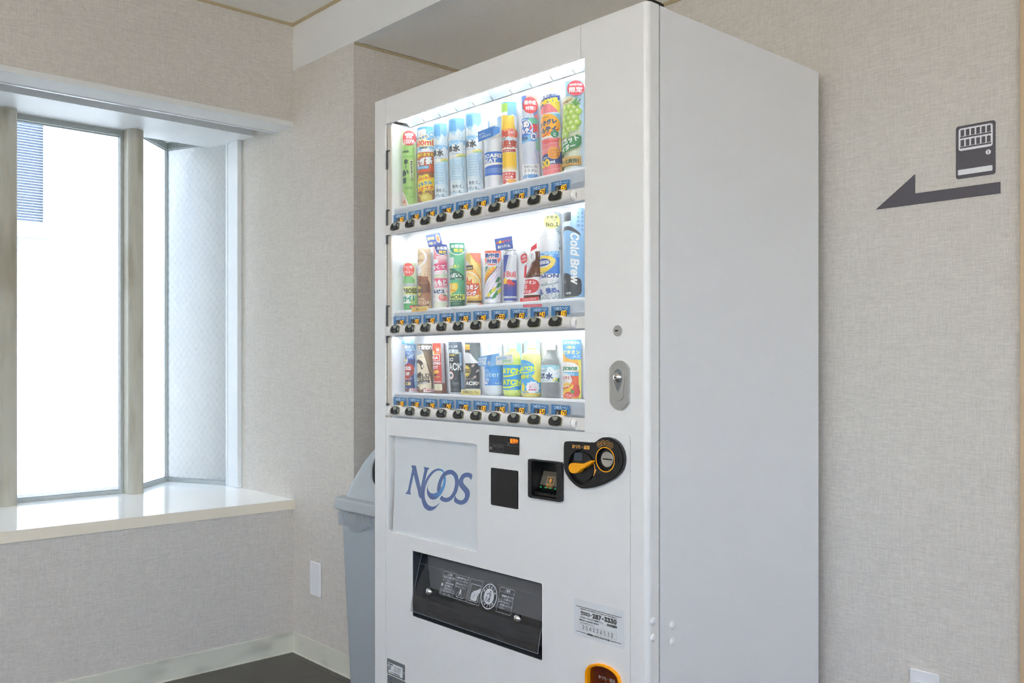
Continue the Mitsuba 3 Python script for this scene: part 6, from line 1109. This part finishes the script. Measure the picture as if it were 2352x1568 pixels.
# clear small water bottle
pr = [(0, .86), (4, .96), (8, 1), (16, .96), (18, 1), (26, 1), (34, .95), (37, 1), (78, 1), (86, .97), (92, .88), (100, .62), (104, .50), (106, .46), (113, .46), (114, .52), (131, .50), (132, .46)]
a = Art()
a.G(-40, 38, 40, 78, '#8fd0e2', '#eef6f6'); a.P(chaikin([(-40, 56), (-28, 66), (-18, 60), (-4, 74), (6, 66), (16, 76), (28, 64), (40, 70), (40, 50), (-40, 48)], 1), '#eaf4f8'); a.speck(-30, 54, 36, 74, 70, 1.6, '#bcdcea', 3); a.P([(26, 38), (40, 38), (40, 48), (32, 46)], '#2f7a5a'); a.C(24, 42, 2.4, '#e6d84a'); a.C(29, 46, 2.4, '#e6d84a'); a.C(32, 42, 2.2, '#e6d84a'); a.R(-40, 37, 40, 38.4, '#e6efee')
a.part = 'lettering'; a.T('SUNTORY', -4, 75.5, 28, 2.6, '#eaf6fa', 0, latin=True); a.T('天然', -10, 52, 26, 14, '#1f3c6a', 2, rot=4); a.T('水', 14, 52, 18, 16, '#1c3a70', 3); a.T('アルプスの', -6, 64, 26, 6, '#2a4a74', 1, rot=6); a.T('Natural Mineral Water', 0, 41.5, 34, 2.6, '#4a78a0', 0, latin=True)
s, k = card('water_bottle_sample', 'small clear water bottle sample with a mountain label, second from right in the bottom row', 'bottle', 8, .6720, .0262, S3, .132, -.008, a, pr, body='clear_plastic')
add('cap', s.mesh(114, 131, .0004), 'cap_white', k, smooth=40)
# orange juice card
a = Art(); H = 137
a.R(-40, 0, 40, H, '#f3ea74'); a.R(-36, 116, -14, H, '#63c08a'); a.R(-34, 112, -16, 117, '#f2f4f2'); a.P(chaikin([(-36, 2), (-36, 92), (-30, 112), (-8, 114), (12, 104), (28, 94), (32, 80), (32, 2)], 2), '#f2a83a'); a.G(-36, 82, 28, 106, '#f6b44c', '#f3c45a'); a.P(chaikin([(-40, 62), (-40, 84), (-10, 86), (20, 84), (32, 76), (32, 62)], 1), '#f8f6f0'); a.R(-40, 53, 32, 62, '#5fb0dc'); a.R(-40, 2, 32, 53, '#e8683a'); a.C(-12, 44, 28, '#f4f1ec', 17); a.C(2, 22, 22, '#f2c23a', 15); a.C(24, 16, 12, '#d8463c', 10); a.C(26, 26, 8, '#dc5040', 7); a.C(8, 8, 13, '#d8504a', 8); a.speck(-2, 2, 20, 12, 50, 1.1, '#f3b8a8', 3); a.P(chaikin([(-18, 28), (-8, 24), (-12, 16)], 1), '#5a9a4a'); a.P(chaikin([(10, 22), (22, 18), (16, 10)], 1), '#4f9a5a'); a.L([(-36, 26), (0, 24), (14, 32)], 2.6, '#d8402e')
a.part = 'lettering'; a.T('Tropicana', -3, 70, 62, 13, '#23805e', 2, latin=True); a.T('Essentials', -4, 57.5, 50, 6.5, '#e6f2fa', 1, latin=True); a.T('マルチビタミン', -6, 48, 48, 8, '#b83a50', 2, rot=3); a.T('10種のビタミン', -8, 40, 28, 4.5, '#b85a60', 0); a.T('FRUIT BLEND', -6, 29, 34, 3.4, W_, 1, rot=4, latin=True)
a.part = 'badge'; a.put(Polygon([(-20, H), (40, H), (40, 92), (32, 90)] + [(20 + 38 * math.cos(math.radians(t)), H - 4 + 42 * math.sin(math.radians(t))) for t in range(280, 175, -10)]).buffer(0), '#6cb2e6'); a.T('1日不足分の', 13, 130, 42, 7.5, W_, 2); a.T('4種の', 12, 119, 22, 7, '#f4f4a0', 2); a.T('ビタミン', 14, 108, 42, 10, '#f7f7a8', 3); a.T('入り', 26, 98, 18, 7, W_, 1)
card('juice_bottle_sample', 'orange fruit juice bottle sample with a blue corner badge, rightmost in the bottom row', 'bottle', 9, .7455, .0238, S3, .137, -.010, a)

# ------------------------------------------------------------------ grey waste bin in the gap beside the machine
mat('bin_grey', '#a9b1b6', .45, .35)
mat('bin_lid', '#aeb4b6', .5, .35)
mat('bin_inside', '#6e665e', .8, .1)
scene['bag_film'] = {'type': 'principledthin', 'base_color': {'type': 'rgb', 'value': (.92, .95, .97)}, 'roughness': .12, 'spec_trans': .72, 'diff_trans': .8, 'eta': 1.45}
BX0, BX1, BY0, BY1 = -2.656, -2.262, 1.598, 1.905
def ring_at(x0, x1, y0, y1, r, z, n=10):
    g = rrect(x0, y0, x1, y1, r, n); p = np.array(g.exterior.coords)[:-1]
    L = LineString(np.vstack([p, p[:1]])); q = np.array([L.interpolate(t, normalized=True).coords[0] for t in np.linspace(0, 1, 96, endpoint=False)])
    i = np.argmin(np.abs(q[:, 0] - x0) + np.abs(q[:, 1] - (y0 + y1) / 2)); q = np.roll(q, -i, 0)
    return np.c_[q, np.full(96, z)]
def skin(rings, top=False, bottom=False):
    n = len(rings[0]); V = np.vstack(rings); F = []
    for k in range(len(rings) - 1):
        for i in range(n):
            a_, b_ = k * n + i, k * n + (i + 1) % n; F += [(a_, b_, b_ + n), (a_, b_ + n, a_ + n)]
    if top: V = np.vstack([V, rings[-1].mean(0)]); F += [((len(rings) - 1) * n + i, (len(rings) - 1) * n + (i + 1) % n, len(V) - 1) for i in range(n)]
    if bottom: V = np.vstack([V, rings[0].mean(0)]); F += [((i + 1) % n, i, len(V) - 1) for i in range(n)]
    m = trimesh.Trimesh(V, np.array(F), process=False)
    if m.is_watertight and m.volume < 0: m.invert()
    return m
kb = thing('waste_bin', 'grey plastic waste bin with a domed lid in the gap left of the vending machine', 'bin')
def bring(t, z): i = .018 + .026 * (1 - t); return ring_at(BX0 + i, BX1 - i, BY0 + i * .9, BY1 - i * .9, .035 - .010 * (1 - t), z)
add('body', skin([bring(t, z) for t, z in ((0, .0), (.01, .004), (.25, .15), (.5, .30), (.75, .45), (1.0, .605))], bottom=True), 'bin_grey', kb, smooth=40)
rim = skin([ring_at(BX0 + .004, BX1 - .004, BY0 + .004, BY1 - .004, .030, .598), ring_at(BX0, BX1, BY0, BY1, .034, .602), ring_at(BX0 + .001, BX1 - .001, BY0 + .001, BY1 - .001, .034, .628), ring_at(BX0 + .004, BX1 - .004, BY0 + .004, BY1 - .004, .032, .6355), ring_at(BX0 + .012, BX1 - .012, BY0 + .012, BY1 - .012, .028, .6385), ring_at(BX0 + .030, BX1 - .030, BY0 + .030, BY1 - .030, .024, .6395)])
add('lid_rim', rim, 'bin_lid', kb, smooth=35)
levels = [(.030, .6390), (.036, .655), (.052, .700), (.072, .745), (.095, .785), (.118, .815), (.138, .832), (.155, .839)]
dm = skin([ring_at(BX0 + i, BX1 - i, BY0 + min(i * .85, .14), BY1 - min(i * .85, .14), .026 + i * .12, z) for i, z in levels], top=True, bottom=True)
dman = Manifold(__import__('manifold3d').Mesh(np.asarray(dm.vertices, np.float32), np.asarray(dm.faces, np.uint32)))
inner = dman.translate((2.459, -1.7515, -.639)).scale((.965, .965, .97)).translate((-2.459, 1.7515, .639))
hole = Manifold.cylinder(.4, .088, .088, 48).translate((0, 0, -.2)).rotate((62, 0, 0)).translate((-2.418, 1.660, .770))
dome = (dman - inner.translate((0, 0, -.004))) - hole
add('lid_dome', dome, 'bin_lid', kb, smooth=40)
t_ = np.linspace(0, 2 * np.pi, 33); 
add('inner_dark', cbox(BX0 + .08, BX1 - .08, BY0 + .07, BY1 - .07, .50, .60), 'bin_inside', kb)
# plastic bag turned out under the rim
rb = np.random.RandomState(11); n = 96
r0 = bring(1.0, .600); c_ = np.array([(BX0 + BX1) / 2, (BY0 + BY1) / 2])
ang = np.arange(n) / n * 2 * np.pi
bag = []
for j, (z, o) in enumerate(((.603, .003), (.592, .010), (.578, .013), (.562, .009))):
    p = r0.copy(); d = p[:, :2] - c_; d /= np.linalg.norm(d, axis=1, keepdims=True)
    w = .005 * np.sin(ang * 17 + j) + .004 * np.sin(ang * 41 + 2 * j) + .003 * rb.randn(n)
    p[:, :2] += d * (o + (w * (j > 0)))[:, None]
    p[:, 2] = z - (.010 * (1 + np.sin(ang * 9 + 1)) + .014 * np.clip(np.sin(ang * 5 + .6), 0, 1)) * (j / 3) ** 1.4
    bag.append(p)
kg = add('bag_liner', skin(bag[::-1]), 'bag_film', kb, smooth=False, label='clear plastic bag liner')
